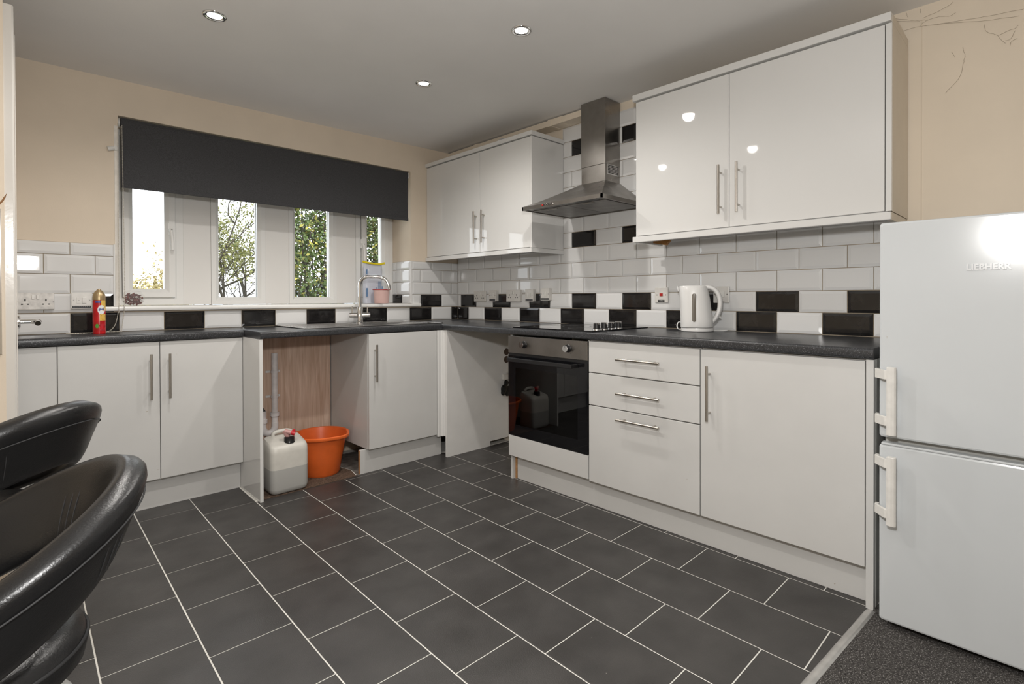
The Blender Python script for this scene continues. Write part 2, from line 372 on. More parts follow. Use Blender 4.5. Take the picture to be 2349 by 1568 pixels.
# ------------------------------------------------------------------ floor tiles
FX = lambda k, y: -1.781 + .249 * (k - 2) + .0115 * y
thr = lambda x: -3.100 + (-.601 - x) * .072    # threshold line y(x)
FT = {}
def ftile(poly):
    if len(poly) < 3: return
    cx = sum(p[0] for p in poly) / len(poly); cy = sum(p[1] for p in poly) / len(poly)
    loc = [(p[0] - cx, p[1] - cy) for p in poly]; key = tuple((round(a, 3), round(b, 3)) for a, b in loc)
    if key not in FT:
        n = len(loc); s = .0015
        sh = [(a * (1 - s / max(abs(a), .02)), b * (1 - s / max(abs(b), .02))) for a, b in loc]
        me = bpy.data.meshes.new('floor_tile')
        me.from_pydata([(a, b, -.0016) for a, b in loc] + [(a, b, -.0004) for a, b in loc] + [(a, b, 0) for a, b in sh], [],
                       [(i, (i + 1) % n, n + (i + 1) % n, n + i) for i in range(n)] + [(n + i, n + (i + 1) % n, 2 * n + (i + 1) % n, 2 * n + i) for i in range(n)] + [tuple(range(2 * n, 3 * n))])
        me.materials.append(MATS['floor_tile']); FT[key] = me
    link('floor_tile', FT[key], (cx, cy, 0), floor)
for k in range(-5, 10):
    yo = (-.553 - .122 * (k - 1)) % .332 - .332
    for i in range(-2, 11):
        ya = yo - .332 * i; yb = ya - .332
        g, h = .0024, .0022
        poly = [(FX(k, ya) + g, ya - h), (FX(k, yb) + g, yb + h), (FX(k + 1, yb) - g, yb + h), (FX(k + 1, ya) - g, ya - h)]
        xm = FX(k, ya) + .125; ym = (ya + yb) / 2
        if xm < -2.75: poly = clip(poly, 0, 1, -1.062)
        elif xm < -1.79: poly = clip(poly, 0, 1, -.262)
        elif xm < -.60: poly = clip(poly, 0, 1, -.562 if xm < -1.2 else -.54)
        else: poly = clip(poly, 0, 1, -.64)
        poly = clip(poly, 0, -1, -thr(xm) - .0) if False else clip(poly, -.072, -1, -(-3.086 - .601 * .072))
        poly = clip(poly, 1, 0, -.002)
        if ym < -1.3: poly = clip(poly, 1, 0, -.50)
        poly = clip(poly, -1, 0, 3.35)
        if len(poly) >= 3:
            w = max(p[0] for p in poly) - min(p[0] for p in poly); d = max(p[1] for p in poly) - min(p[1] for p in poly)
            if w > .006 and d > .006: ftile(poly)
a = lambda x, d: (x, thr(x) + d, 0)
carp = M().prism([(XL, YB, -.002), (0, YB, -.002), (0, thr(0) - .004, -.002), (XL, thr(XL) - .004, -.002)], (0, 0, .006)).build('carpet', 'carpet', **S(label='dark grey speckled carpet in front of the fridge'))
th = M()
prof = [(-.016, 0), (-.012, .005), (0, .0075), (.012, .005), (.016, 0)]
th.loft([[(x, thr(x) + d, z + .0005) for d, z in prof] for x in (-.605, -2.735)])
th.build('threshold_strip', 'threshold', smooth=60, **S(label='aluminium threshold strip between dark tiles and carpet'))

# ------------------------------------------------------------------ window
win = thing('window_1', (-1.39, WD, 1.05), 'white plastic four-light window with wide white mullion panels', 'window')
del win['category']; win['kind'] = 'structure'
ZT = WZ1 - .001
def member(m, x0, x1, z0, z1, y0, y1, w, ch):     # rectangular frame, face width w, inner chamfer ch
    prof = [(0, y1), (0, y0), (w - .004, y0), (w, y0 + .003), (w + ch, y0 + ch * 1.1), (w + ch, y1)]
    rings = []
    for cx, cz, sx, sz in ((x0, z0, 1, 1), (x1, z0, -1, 1), (x1, z1, -1, -1), (x0, z1, 1, -1)):
        rings.append([(cx + sx * d, y, cz + sz * d) for d, y in prof])
    m.loft(rings, closed=True)
YF = WD
units = [(-2.298, -1.945, 'c'), (-1.790, -1.457, 'f'), (-1.297, -.945, 'f'), (-.788, -.464, 'c')]
ZB = 1.049
for i, (x0, x1, t) in enumerate(units):
    m = M()
    if t == 'f': member(m, x0, x1, ZB, ZT, YF, YF + .07, .030, .018); g = .044; yg = YF + .040
    else: member(m, x0, x1, ZB, ZT, YF, YF + .07, .040, .004); g = .088; yg = YF + .030
    fr = m.build('window_frame', 'upvc', win)
    if t == 'c':
        m = M(); member(m, x0 + .046, x1 - .046, ZB + .046, ZT - .046, YF - .012, YF + .06, .034, .018)
        sash = m.build('sash', 'upvc', win)
        m = M(); e = .0445; 
        m.loft([[(cx + sx * d, y, cz + sz * d) for d, y in ((0, YF + .003), (.003, YF + .003), (.003, YF + .02), (0, YF + .02))] for cx, cz, sx, sz in ((x0 + e, ZB + e, 1, 1), (x1 - e, ZB + e, -1, 1), (x1 - e, ZT - e, -1, -1), (x0 + e, ZT - e, 1, -1))], closed=True)
        m.build('gasket', 'gasket', win)
        hx = -2.018 + .003 if i == 0 else -.742
        m = M().box(hx - .013, hx + .013, YF - .018, YF - .010, 1.478, 1.548)
        m.cyl((hx, YF - .018, 1.508), (hx, YF - .036, 1.508), .012, 14)
        m.tube(smoothpath([(hx, YF - .036, 1.512), (hx, YF - .044, 1.49), (hx + .004, YF - .047, 1.44), (hx + .006, YF - .045, 1.385)]), .0095, 10)
        hd = m.build('handle', 'upvc', sash, bevel=0, smooth=40)
        M().cyl((hx + .001, YF - .036, 1.508), (hx + .001, YF - .0495, 1.508), .004, 10).build('key_hole', 'steel_dark', sash)
    m = M(); m.box(x0 + g - .002, x1 - g + .002, yg, yg + .006, ZB + g - .002, ZT - g + .002); m.build('pane', 'window_glass', win)
    m = M(); ee = g - .003
    m.loft([[(cx + sx * d, y, cz + sz * d) for d, y in ((0, yg - .002), (.007, yg - .002), (.007, yg + .008), (0, yg + .008))] for cx, cz, sx, sz in ((x0 + ee, ZB + ee, 1, 1), (x1 - ee, ZB + ee, -1, 1), (x1 - ee, ZT - ee, -1, -1), (x0 + ee, ZT - ee, 1, -1))], closed=True)
    m.build('glazing_seal', 'gasket', win)
for x0, x1 in ((-1.945, -1.790), (-1.457, -1.297), (-.945, -.788)):
    M().box(x0 + .001, x1 - .001, YF + .003, YF + .07, ZB, ZT).build('mullion_panel', 'upvc_panel', win, bevel=.001)
sp = [(-.034, 1.022), (-.038, 1.027), (-.038, 1.040), (-.034, 1.045), (WD + .06, 1.047), (WD + .06, 1.022)]
M().prism([(-2.372, y, z) for y, z in sp], (1.978, 0, 0)).build('trim_1', 'upvc', smooth=40, **S(label='white window sill board above the row of tiles'))

# ------------------------------------------------------------------ roller blind
BY = .012
bl = thing('roller_blind', (-1.38, BY, 1.69), 'dark charcoal roller blind half lowered over the window', 'blind')
bx0, bx1 = -2.285, -.478
M().tube([(bx0, BY + .020, 2.052), (bx1, BY + .020, 2.052)], .021, 20).build('roller', 'blind_fabric', bl, smooth=40)
m = M(); n = 24; rows = [2.073, 2.05, 1.95, 1.85, 1.76, 1.715, 1.712, 1.709, 1.692]; grid = []
for z in rows:
    for i in range(n + 1):
        x = bx0 + (bx1 - bx0) * i / n; y = BY - .001 + .002 * math.sin(i * .5 + z * 6) + (.004 if z > 2.06 else 0) - (.004 if z < 1.713 else 0)
        if i == n and z < 2.05: x += -.006 * math.sin((2.05 - z) * 8)
        grid.append((x, y, z))
vs2 = grid + [(p[0], p[1] + .0016, p[2]) for p in grid]; nn = len(grid); fs = []
for r in range(len(rows) - 1):
    for i in range(n):
        a0 = r * (n + 1) + i; fs.append((a0, a0 + 1, a0 + n + 2, a0 + n + 1)); fs.append((nn + a0, nn + a0 + n + 1, nn + a0 + n + 2, nn + a0 + 1))
for i in range(n): fs.append(((len(rows) - 1) * (n + 1) + i, (len(rows) - 1) * (n + 1) + i + 1, nn + (len(rows) - 1) * (n + 1) + i + 1, nn + (len(rows) - 1) * (n + 1) + i))
m.add(vs2, fs); m.build('fabric', 'blind_fabric', bl, smooth=60)
M().box(bx0 + .004, bx1 - .008, BY - .0075, BY + .004, 1.693, 1.711).build('bottom_bar', 'blind_fabric', bl, bevel=.002)
for x in (bx0 - .008, bx1 + .007):
    M().cyl((x - .004, BY + .020, 2.050), (x + .004, BY + .020, 2.050), .024, 20).build('bracket', 'plastic_aged', bl, smooth=40)
def beads(pts, step, r, name, parent):
    m = M(); pts = [Vector(p) for p in pts]; acc = 0; d = 0
    for i in range(len(pts) - 1):
        seg = pts[i + 1] - pts[i]; L_ = seg.length; t = (step - acc) % step
        while t < L_:
            c = pts[i] + seg * (t / L_); m.add([c + Vector(q) * r for q in ((1, 0, 0), (-1, 0, 0), (0, 1, 0), (0, -1, 0), (0, 0, 1), (0, 0, -1))],
                  [(0, 2, 4), (2, 1, 4), (1, 3, 4), (3, 0, 4), (2, 0, 5), (1, 2, 5), (3, 1, 5), (0, 3, 5)]); t += step
        acc = (acc + L_) % step
    return m.build(name, 'bead', parent, smooth=80)
ch = smoothpath([(-2.301, -.012, 2.03), (-2.302, -.016, 1.65), (-2.306, -.045, 1.08), (-2.312, -.055, 1.01), (-2.325, -.075, .955), (-2.345, -.09, .925), (-2.37, -.10, .9145), (-2.42, -.115, .9135), (-2.47, -.13, .9135), (-2.515, -.135, .9135),
     (-2.525, -.125, .9135), (-2.50, -.112, .9135), (-2.44, -.098, .9135), (-2.37, -.085, .9135), (-2.305, -.075, .9135), (-2.298, -.06, .918), (-2.292, -.05, .96), (-2.283, -.045, 1.05), (-2.279, -.03, 1.30), (-2.280, -.010, 1.65), (-2.282, .002, 2.03)], 8)
beads(ch, .0062, .0030, 'pull_chain', bl)
# white plastic hook on the wall edge
hk = M().tube([(-2.345, -.010, 1.888), (-2.318, -.010, 1.897)], .0125, 12); hk.box(-2.325, -2.300, -.008, 0.0, 1.886, 1.908)
o = hk.build('cord_hook', 'plastic_aged', smooth=40); o['label'] = 'small white plastic hook at the left edge of the window recess'; o['category'] = 'hook'

# ------------------------------------------------------------------ handles
def bar(m, p0, p1, n, r=.006, stand=.032, inset=.034):
    p0, p1, n = Vector(p0), Vector(p1), Vector(n); d = (p1 - p0).normalized()
    m.cyl(p0, p1, r, 14)
    for q in (p0 + d * inset, p1 - d * inset): m.cyl(q, q - n * stand, .0045, 10)
    return m
def handle(parent, p0, p1, n, stand): return bar(M(), p0, p1, n, stand=stand).build('handle', 'brushed', parent, smooth=40)

# ------------------------------------------------------------------ worktops
def wprof(f, b, ztop=.9085, th=.038, r=.011):
    pts = [(b, ztop - th), (b, ztop)]
    for i in range(6): t = math.pi / 2 * i / 5; pts.append((f + r - r * math.sin(t), ztop - r + r * math.cos(t)))
    for i in range(4): t = math.pi / 2 * i / 3; pts.append((f + .008 - .008 * math.cos(t), ztop - th + .008 - .008 * math.sin(t)))
    return pts
def tagged(o, label, cat, group=None):
    o['label'] = label; o['category'] = cat
    if group: o['group'] = group
    return o
m = M().prism([(-2.733, y, z) for y, z in wprof(-.336, -.003)], (.956, 0, 0))
tagged(m.build('worktop', 'worktop', smooth=35), 'short narrow black speckled worktop at far left below the blind chain', 'worktop')
m = M().prism([(-1.775, y, z) for y, z in wprof(-.602, -.545)], (1.173, 0, 0))
m.box(-1.775, -1.0, -.545, -.003, .8705, .9085).box(-.60, -.602, -.545, -.003, .8705, .9085).box(-1.0, -.60, -.545, -.47, .8705, .9085).box(-1.0, -.60, -.15, -.003, .8705, .9085)
tagged(m.build('worktop', 'worktop', smooth=35), 'black speckled worktop under the window holding the sink', 'worktop')
m = M().prism([(x, -.003, z) for x, z in wprof(-.601, -.003)], (0, -3.102, 0))
wt = tagged(m.build('worktop', 'worktop', smooth=35), 'long black speckled worktop holding hob and kettle', 'worktop')
M().box(-.599, -.004, -3.1065, -3.1052, .872, .907).build('edge_strip', 'label_black', wt)
# sink
sk = thing('sink', (-1.02, -.29, .909), 'stainless steel inset sink with drainer under the window', 'sink')
m = M()
def ring(m, x0, x1, y0, y1, xi0, xi1, yi0, yi1, z0, z1):
    m.box(x0, x1, y0, yi0, z0, z1); m.box(x0, x1, yi1, y1, z0, z1); m.box(x0, xi0, yi0, yi1, z0, z1); m.box(xi1, x1, yi0, yi1, z0, z1)
ring(m, -1.51, -.545, -.535, -.045, -.985, -.615, -.46, -.16, .9087, .9125)
m.box(-1.51, -.545, -.535, -.528, .9087, .9150).box(-1.51, -.545, -.052, -.045, .9087, .9150).box(-1.51, -1.503, -.535, -.045, .9087, .9150).box(-.552, -.545, -.535, -.045, .9087, .9150)
m.build('rim', 'steel_sink', sk, bevel=.001)
m = M(); zb = .74; ring(m, -.987, -.613, -.462, -.158, -.983, -.617, -.458, -.162, zb, .911); m.box(-.985, -.615, -.46, -.16, zb - .003, zb); m.build('bowl', 'steel_sink', sk)
m = M().lathe([(.0, 0), (.04, 0), (.04, .003), (.0, .002)], (-.80, -.31, zb), 20); m.build('waste', 'chrome', sk, smooth=40)
m = M()
for i in range(7): m.box(-1.46, -1.05, -.46 + i * .055, -.448 + i * .055, .9125, .9145)
m.build('drainer_ridges', 'steel_sink', sk, bevel=.0008)
# tap
TX, TY = -.948, -.100
tp = thing('tap', (TX, TY, .9126), 'chrome mixer tap with square swan neck and two lever handles', 'tap')
m = M().lathe([(.0, 0), (.026, 0), (.026, .006), (.0215, .010), (.0215, .105), (.019, .112), (0, .112)], (TX, TY, .9127), 24); m.build('body', 'chrome', tp, smooth=40)
pth = smoothpath([(TX, TY, 1.015), (TX, TY, 1.10), (TX, TY, 1.175), (TX + .008, TY - .006, 1.212), (TX + .035, TY - .022, 1.2365), (TX + .075, TY - .045, 1.2385), (TX + .115, TY - .070, 1.2375), (TX + .148, TY - .090, 1.222), (TX + .166, TY - .101, 1.190), (TX + .174, TY - .106, 1.150)], 5)
M().tube(pth, .0125, 14).build('spout', 'chrome', tp, smooth=50)
for sx, nm in ((-1, 0), (1, 1)):
    d = Vector((.86, -.5, 0)) * sx; c = Vector((TX, TY, .968))
    m = M().cyl(c + d * .018, c + d * .070, .0165, 18); m.cyl(c + d * .070, c + d * .0715, .013, 18)
    lv = m.build('valve', 'chrome', tp, smooth=40)
    m = M().cyl(c + d * .052 + Vector((0, 0, .014)), c + d * .052 + Vector((0, 0, .062)), .0055, 10, .0045); m.build('lever', 'chrome', lv, smooth=40)

# ------------------------------------------------------------------ base units
def front(parent, name, axis, f, a0, a1, z0, z1, m_, th=.018, bev=.0016):
    g = .0015
    if axis == 'x': b = M().box(f, f + th, a0 + g, a1 - g, z0, z1)
    else: b = M().box(a0 + g, a1 - g, f, f + th, z0, z1)
    return b.build(name, m_, parent, bevel=bev)
# left two-door unit
c = thing('base_cabinet', (-2.17, -.16, .0), 'white shallow two-door base cabinet behind the black stools', 'cabinet')
M().box(-2.568, -1.778, -.300, -.012, .150, .866).build('carcass', 'satin_white', c)
d = front(c, 'door', 'y', -.320, -2.5695, -2.172, .158, .866, 'satin_white'); handle(d, (-2.213, -.350, .805), (-2.213, -.350, .574), (0, -1, 0), .031)
d = front(c, 'door', 'y', -.320, -2.172, -1.7785, .158, .866, 'satin_white'); handle(d, (-2.133, -.350, .803), (-2.133, -.350, .574), (0, -1, 0), .031)
tagged(M().box(-2.732, -2.5705, -.316, -.298, .0, .866).build('filler_panel', 'satin_white', bevel=.0012), 'narrow white filler panel at the left of the shallow cabinet', 'panel')
tagged(M().box(-2.568, -1.779, -.266, -.250, .0, .157).build('plinth', 'satin_white', bevel=.001), 'white kickboard below the shallow two-door cabinet', 'plinth')
tagged(M().box(-1.778, -1.761, -.596, -.012, .0, .869).build('end_panel', 'gloss_white', bevel=.001), 'white upright end panel left of the open sink space', 'panel')
# sink space back board
tagged(M().box(-1.760, -1.152, -.068, -.052, .02, .866).build('back_board', 'wood_board'), 'wood grain board behind the open space below the sink', 'board')
# sink unit
c = thing('base_cabinet', (-.87, -.30, .0), 'white single-door base cabinet under the sink', 'cabinet')
M().box(-1.147, -1.130, -.578, -.058, .152, .868).build('side_panel', 'satin_white', c, bevel=.001)
M().box(-1.130, -.645, -.575, -.56, .152, .20).build('bottom_rail', 'satin_white', c); M().box(-1.13, -.645, -.56, -.06, .152, .168).build('bottom_shelf', 'satin_white', c)
d = front(c, 'door', 'y', -.598, -1.147, -.640, .154, .866, 'satin_white'); handle(d, (-1.107, -.628, .800), (-1.107, -.628, .571), (0, -1, 0), .031)
m = M(); m.prism([(x, y, .140) for x, y in ((-.638, -.585), (-.638, -.600), (-.630, -.604), (-.612, -.604), (-.604, -.612), (-.596, -.612), (-.592, -.620), (-.592, -.626), (-.575, -.626), (-.575, -.585))], (0, 0, .727))
m.build('corner_post', 'gloss_white', c)
tagged(M().box(-1.185, -.575, -.552, -.535, .0, .148).build('plinth', 'satin_white', bevel=.001), 'white kickboard with bare cut end under the sink cabinet', 'plinth')
M().box(-1.1865, -1.185, -.552, -.535, .0, .148).build('cut_end', 'chipboard', bpy.data.objects['plinth.001'])
pn = thing('void_panel', (-.30, -.64, .0), 'white panel lining the empty appliance space beside the oven', 'panel')
M().box(-.593, -.205, -.646, -.628, .0, .868).box(-.205, -.010, -.646, -.628, .035, .868).build('board', 'panel_white', pn)
for z in (.622, .680): M().cyl((-.040, -.6455, z), (-.040, -.6475, z), .026, 20).build('pipe_hole', 'hole_brown', pn)
M().box(-.09, -.012, -.672, -.647, .475, .515).build('socket_box', 'plastic_aged', pn, bevel=.003)
m = M()
for i in range(7): m.ball((-.075 + random.uniform(-.03, .03), -.672, .425 + random.uniform(-.045, .045)), random.uniform(.02, .035), 9, 7, (1, .6, 1.1))
tagged(m.build('plastic_wrap', 'bag_black', smooth=30), 'crumpled black plastic bunched on the void panel behind the oven', 'plastic')
# oven housing unit
OX = -.585
c = thing('base_cabinet', (-.30, -1.553, 0), 'white built-under oven housing with panel below the oven', 'cabinet')
M().box(-.566, -.012, -1.251, -1.268, 0, .866).build('side_panel', 'satin_white', c, bevel=.0008)
M().box(-.566, -.012, -1.842, -1.856, .15, .866).build('side_panel', 'satin_white', c)
front(c, 'lower_panel', 'x', OX, -1.856, -1.251, .146, .268, 'satin_white')
M().box(-.545, -.528, -1.269, -1.281, .0, .145).build('cut_strip', 'chipboard', c)
ov = thing('oven', (-.31, -1.553, .27), 'built-in electric oven with black glass door and steel control panel', 'oven')
YO0, YO1 = -1.853, -1.253
M().box(OX - .002, OX + .018, YO0, YO1, .760, .860).build('control_panel', 'steel', ov, bevel=.0015)
cp = bpy.data.objects['control_panel']
for y in (-1.390, -1.724):
    k = M().lathe([(0, 0), (.021, 0), (.0215, .004), (.0195, .006), (.0190, .024), (.0175, .0275), (0, .0275)], (OX - .002, y, .815), 24, (-1, 0, 0)).build('knob', 'black_plastic', cp, smooth=40)
    M().lathe([(0, 0), (.0178, 0), (.0178, .0012), (0, .0012)], (OX - .0295, y, .815), 24, (-1, 0, 0)).build('knob_cap', 'chrome', k, smooth=40)
    M().box(OX - .0312, OX - .0305, y - .0012, y + .0012, .818, .831).build('pointer', 'ink_grey', k)
tk = lambda y, z, w, h: M().box(OX - .0026, OX - .0018, y - w / 2, y + w / 2, z - h / 2, z + h / 2).build('dial_mark', 'ink_grey', cp)
for i in range(9):
    t = math.radians(-30 + i * 30); 
    if 60 < math.degrees(t) < 120: continue
    tk(-1.724 - .031 * math.cos(t), .815 - .031 * math.sin(t) * -1 if False else .815 - .031 * math.sin(t), .006, .002)
tk(-1.724, .8505, .001, .006); tk(-1.718, .8575 - .003, .001, .010); tk(-1.730, .8545, .001, .010); tk(-1.724, .8495, .012, .001); tk(-1.724, .8592, .012, .001)
tk(-1.384, .8545, .001, .010); tk(-1.396, .8545, .001, .010); tk(-1.390, .8495, .012, .001); tk(-1.390, .8592, .012, .001); tk(-1.80, .812, .003, .003); tk(-1.787, .818, .002, .002)
M().box(OX + .003, OX + .015, YO0, YO1, .745, .760).build('vent_slot', 'black_plastic', ov)
wy0, wy1, wz0, wz1 = -1.786, -1.315, .338, .674
m = M(); ring_ = lambda y0, y1, z0, z1: m.box(OX - .001, OX + .020, y0, y1, z0, z1)
ring_(YO0, YO1, .272, wz0); ring_(YO0, YO1, wz1, .745); ring_(YO0, wy0, wz0, wz1); ring_(wy1, YO1, wz0, wz1)
dr = m.build('door', 'black_glass', ov)
M().box(OX - .0008, OX + .003, wy0, wy1, wz0, wz1).build('door_window', 'oven_glass', dr)
m = M(); hp = []
m.box(OX - .058, OX - .042, -1.300, -1.790, .716, .738).box(OX - .044, OX - .001, -1.300, -1.318, .718, .737).box(OX - .044, OX - .001, -1.772, -1.790, .718, .737)
m.build('handle', 'black_plastic', dr, bevel=.0025)
m = M(); x0, x1 = OX + .03, -.09
m.box(x1, x1 + .004, wy0 - .02, wy1 + .02, .31, .70).box(x0, x1, wy0 - .02, wy1 + .02, .30, .304).box(x0, x1, wy0 - .02, wy1 + .02, .70, .704).box(x0, x1, wy0 - .024, wy0 - .02, .30, .704).box(x0, x1, wy1 + .02, wy1 + .024, .30, .704)
m.build('cavity', 'oven_cavity', ov)
m = M()
for i in range(14): x = x0 + .05 + i * .028; m.cyl((x, wy0, .475), (x, wy1, .475), .0022, 6)
for y in (wy0 + .01, wy1 - .01): m.cyl((x0 + .04, y, .475), (x1 - .01, y, .475), .003, 6)
m.build('rack', 'chrome', ov)
for z in (.40, .475, .55, .62):
    for y in (wy0 - .012, wy1 + .012): M().cyl((x0 + .02, y, z - .006), (x1 - .01, y, z - .006), .003, 6).build('side_rail', 'chrome', ov)
# drawer unit
c = thing('base_cabinet', (-.30, -2.163, 0), 'white base unit of three drawers right of the oven', 'cabinet')
M().box(-.566, -.012, -2.466, -1.860, .148, .866).build('carcass', 'satin_white', c)
for z0, z1, zh in ((.7035, .862, .785), (.5365, .6985, .619), (.140, .5315, .4905)):
    d = front(c, 'drawer', 'x', OX, -2.467, -1.859, z0, z1, 'satin_white'); handle(d, (OX - .031, -2.048, zh), (OX - .031, -2.284, zh), (-1, 0, 0), .032)
# right door unit
c = thing('base_cabinet', (-.30, -2.775, 0), 'white wide single-door base unit next to the fridge', 'cabinet')
M().box(-.566, -.012, -3.078, -2.470, .148, .866).build('carcass', 'satin_white', c)
d = front(c, 'door', 'x', OX, -3.079, -2.470, .140, .862, 'satin_white'); handle(d, (OX - .031, -2.512, .794), (OX - .031, -2.512, .561), (-1, 0, 0), .032)
tagged(M().box(-.590, -.006, -3.1045, -3.0815, .0, .868).build('end_panel', 'satin_white', bevel=.001), 'white upright end panel between base unit and fridge', 'panel')
M().box(-.56, -.01, -3.1060, -3.1045, .0, .868).build('panel_back', 'fridge_gasket', bpy.data.objects['end_panel.001'])
tagged(M().box(-.540, -.524, -3.080, -1.282, .0, .145).build('plinth', 'satin_white', bevel=.001), 'long white kickboard below oven and drawers', 'plinth')

# ------------------------------------------------------------------ wall units
def wallunit(y0, y1, doors, label, handles, filler=None, endy=None, sidem='gloss_white', trim_end=None, x_f=-.316):
    c = thing('wall_cabinet', (-.16, (y0 + y1) / 2, 1.38), label, 'cabinet')
    M().box(-.296, -.010, y0, y1, 1.412, 2.131).build('carcass', sidem, c, bevel=.0008)
    for (a, b), hy in zip(doors, handles):
        d = front(c, 'door', 'x', x_f, b, a, 1.415, 2.127, 'gloss_white', .0185, .0014)
        handle(d, (x_f - .030, hy, 1.477), (x_f - .030, hy, 1.706), (-1, 0, 0), .031)
    return c
xf = -.316
c = wallunit(-1.1725, -.004, [(-.075, -.670), (-.670, -1.1725)], 'white gloss two-door wall cabinet in the corner left of the hood', (-.633, -.718))
front(c, 'filler', 'x', xf + .003, -.075, -.002, 1.415, 2.127, 'gloss_white', .016)
M().box(xf - .002, -.009, -1.190, -1.1735, 1.412, 2.128).build('end_panel', 'gloss_white', c, bevel=.0012)
m = M().box(xf - .012, -.296, -1.198, -.002, 2.1325, 2.160).box(-.296, -.010, -1.198, -1.172, 2.1325, 2.160); m.build('cornice', 'gloss_white', c, bevel=.002)
M().box(-.296, -.010, -1.172, -.002, 2.1325, 2.138).build('top_board', 'carcass_and_bounce_cream', c)
m = M().box(xf - .012, xf + .008, -1.196, -.002, 1.381, 1.4095).box(xf + .008, -.010, -1.196, -1.178, 1.381, 1.4095); m.build('pelmet', 'gloss_white', c, bevel=.002)
c = wallunit(-3.083, -1.972, [(-1.971, -2.476), (-2.476, -3.083)], 'white gloss two-door wall cabinet above the kettle', (-2.437, -2.522), sidem='gloss_white')
M().box(xf - .001, xf + .017, -3.1045, -3.0845, 1.413, 2.128).build('end_trim', 'gloss_white', c, bevel=.001)
M().box(xf + .017, -.009, -3.1045, -3.0845, 1.413, 2.131).build('side_panel', 'carcass_and_bounce_cream', c)  # shaded white side; the wall's beige bounce is put into its colour
M().box(-.300, -.009, -1.970, -1.960, 1.412, 2.131).build('side_panel', 'gloss_white', c)
m = M().box(xf - .012, -.296, -3.104, -1.955, 2.1335, 2.166); m.build('cornice', 'gloss_white', c, bevel=.002)
m = M().box(-.296, -.010, -3.104, -3.084, 2.1335, 2.166).box(-.296, -.010, -1.975, -1.955, 2.1335, 2.166).box(-.296, -.010, -3.084, -1.975, 2.1335, 2.139); m.build('top_board', 'carcass_and_bounce_cream', c)
m = M().box(xf - .012, xf + .008, -3.104, -1.955, 1.380, 1.4095).box(xf + .008, -.05, -1.973, -1.955, 1.380, 1.4095); m.build('pelmet', 'gloss_white', c, bevel=.002)
M().box(xf + .008, -.02, -3.104, -3.086, 1.380, 1.4095).build('pelmet_return', 'carcass_and_bounce_cream', c, bevel=.001)  # same painted-in beige bounce as the side panel above it
M().prism([(-.15, -1.93, 1.410), (-.15, -2.07, 1.410), (-.15, -2.07, 1.392), (-.15, -2.05, 1.372), (-.15, -1.93, 1.398)], (.02, 0, 0)).build('support_batten', 'timber', c)
# pipe boxing along the ceiling
bx = thing('pipe_boxing', (-.055, -.73, 2.237), 'cream painted pipe boxing under the ceiling above the corner cabinet', 'boxing')
for a, b, dx in ((-.003, -.355, 0), (-.355, -.415, -.003), (-.415, -1.145, 0), (-1.145, -1.175, -.004), (-1.175, -1.268, -.002), (-1.268, -1.466, 0)):
    M().box(-.112 + dx, -.0105, b, a, 2.2415 + dx, 2.281 - dx).build('boxing_panel', 'wall_cream', bx, bevel=.0012)
pp = M(); prow = []
for i in range(9):
    t = i / 8; prow.append((-.262 + .01 * math.sin(t * 5), -.80 - .24 * t, 2.1625 + .05 * (1 - t) * .6 + .012 * math.sin(t * 7)))
pp.add([p for p in prow] + [(p[0] + .10, p[1] - .01, 2.1615) for p in prow] + [(p[0], p[1], p[2] + .001) for p in prow] + [(p[0] + .10, p[1] - .01, 2.1625) for p in prow],
       [(i, i + 1, 10 + i, 9 + i) for i in range(8)] + [(18 + i, 27 + i, 28 + i, 19 + i) for i in range(8)])
tagged(pp.build('paper_sheet', 'paper'), 'loose white paper sheet on top of the corner wall cabinet', 'paper')

# ------------------------------------------------------------------ cooker hood
hd = thing('cooker_hood', (-.24, -1.56, 1.62), 'stainless steel chimney cooker hood between the wall cabinets', 'cooker hood')
cy0, cy1, cxf = -1.654, -1.469, -.162
m = M().box(cxf, -.0095, cy0, cy1, 1.893, ZC(-.1) - .003); m.build('chimney', 'steel', hd, bevel=.0015)
m = M(); x0 = cxf + .002
m.box(x0, -.0095, cy0 + .002, cy1 - .002, 1.789, 1.8925); lc = m.build('lower_chimney', 'steel', hd, bevel=.001)
m = M(); gy = cy0 + .002
m.box(-.140, -.024, gy - .001, gy + .0005, 1.832, 1.893); gp = m.build('vent_plate', 'steel_sink', lc)
m = M()
for i in range(8):
    for j in range(6): x = -.133 + i * .0135; z = 1.839 + j * .0088; m.box(x, x + .0095, gy - .0016, gy - .0006, z, z + .0060)
m.build('vent_holes', 'pin_dark', gp)
hy0, hy1, hxf, hz0, hz1 = -1.860, -1.256, -.472, 1.620, 1.640
m = M(); r0 = [(hxf, hy0), (hxf, hy1), (-.0095, hy1), (-.0095, hy0)]; r1 = [(cxf - .004, cy0 - .003), (cxf - .004, cy1 + .003), (-.0095, cy1 + .003), (-.0095, cy0 - .003)]
rg = []
for t in (0, .25, .5, .75, 1):
    h_ = hz1 + .149 * (t ** 1.12); rg.append([(a[0] + (b[0] - a[0]) * t, a[1] + (b[1] - a[1]) * t, h_) for a, b in zip(r0, r1)])
m.loft(rg, cap=False); m.build('canopy', 'steel', hd)
m = M(); m.box(hxf, hxf + .010, hy0, hy1, hz0 - .002, hz1).box(hxf, -.0095, hy0, hy0 + .010, hz0 - .002, hz1).box(hxf, -.0095, hy1 - .010, hy1, hz0 - .002, hz1).box(-.0195, -.0095, hy0, hy1, hz0 - .002, hz1)
fa = m.build('fascia', 'steel', hd)
for i, mm in enumerate(('red_neon', 'chrome', 'chrome', 'chrome', 'chrome', 'chrome')):
    M().cyl((hxf, -1.432 - i * .0155, 1.631), (hxf - .006, -1.432 - i * .0155, 1.631), .0048, 10).build('button', mm, fa)
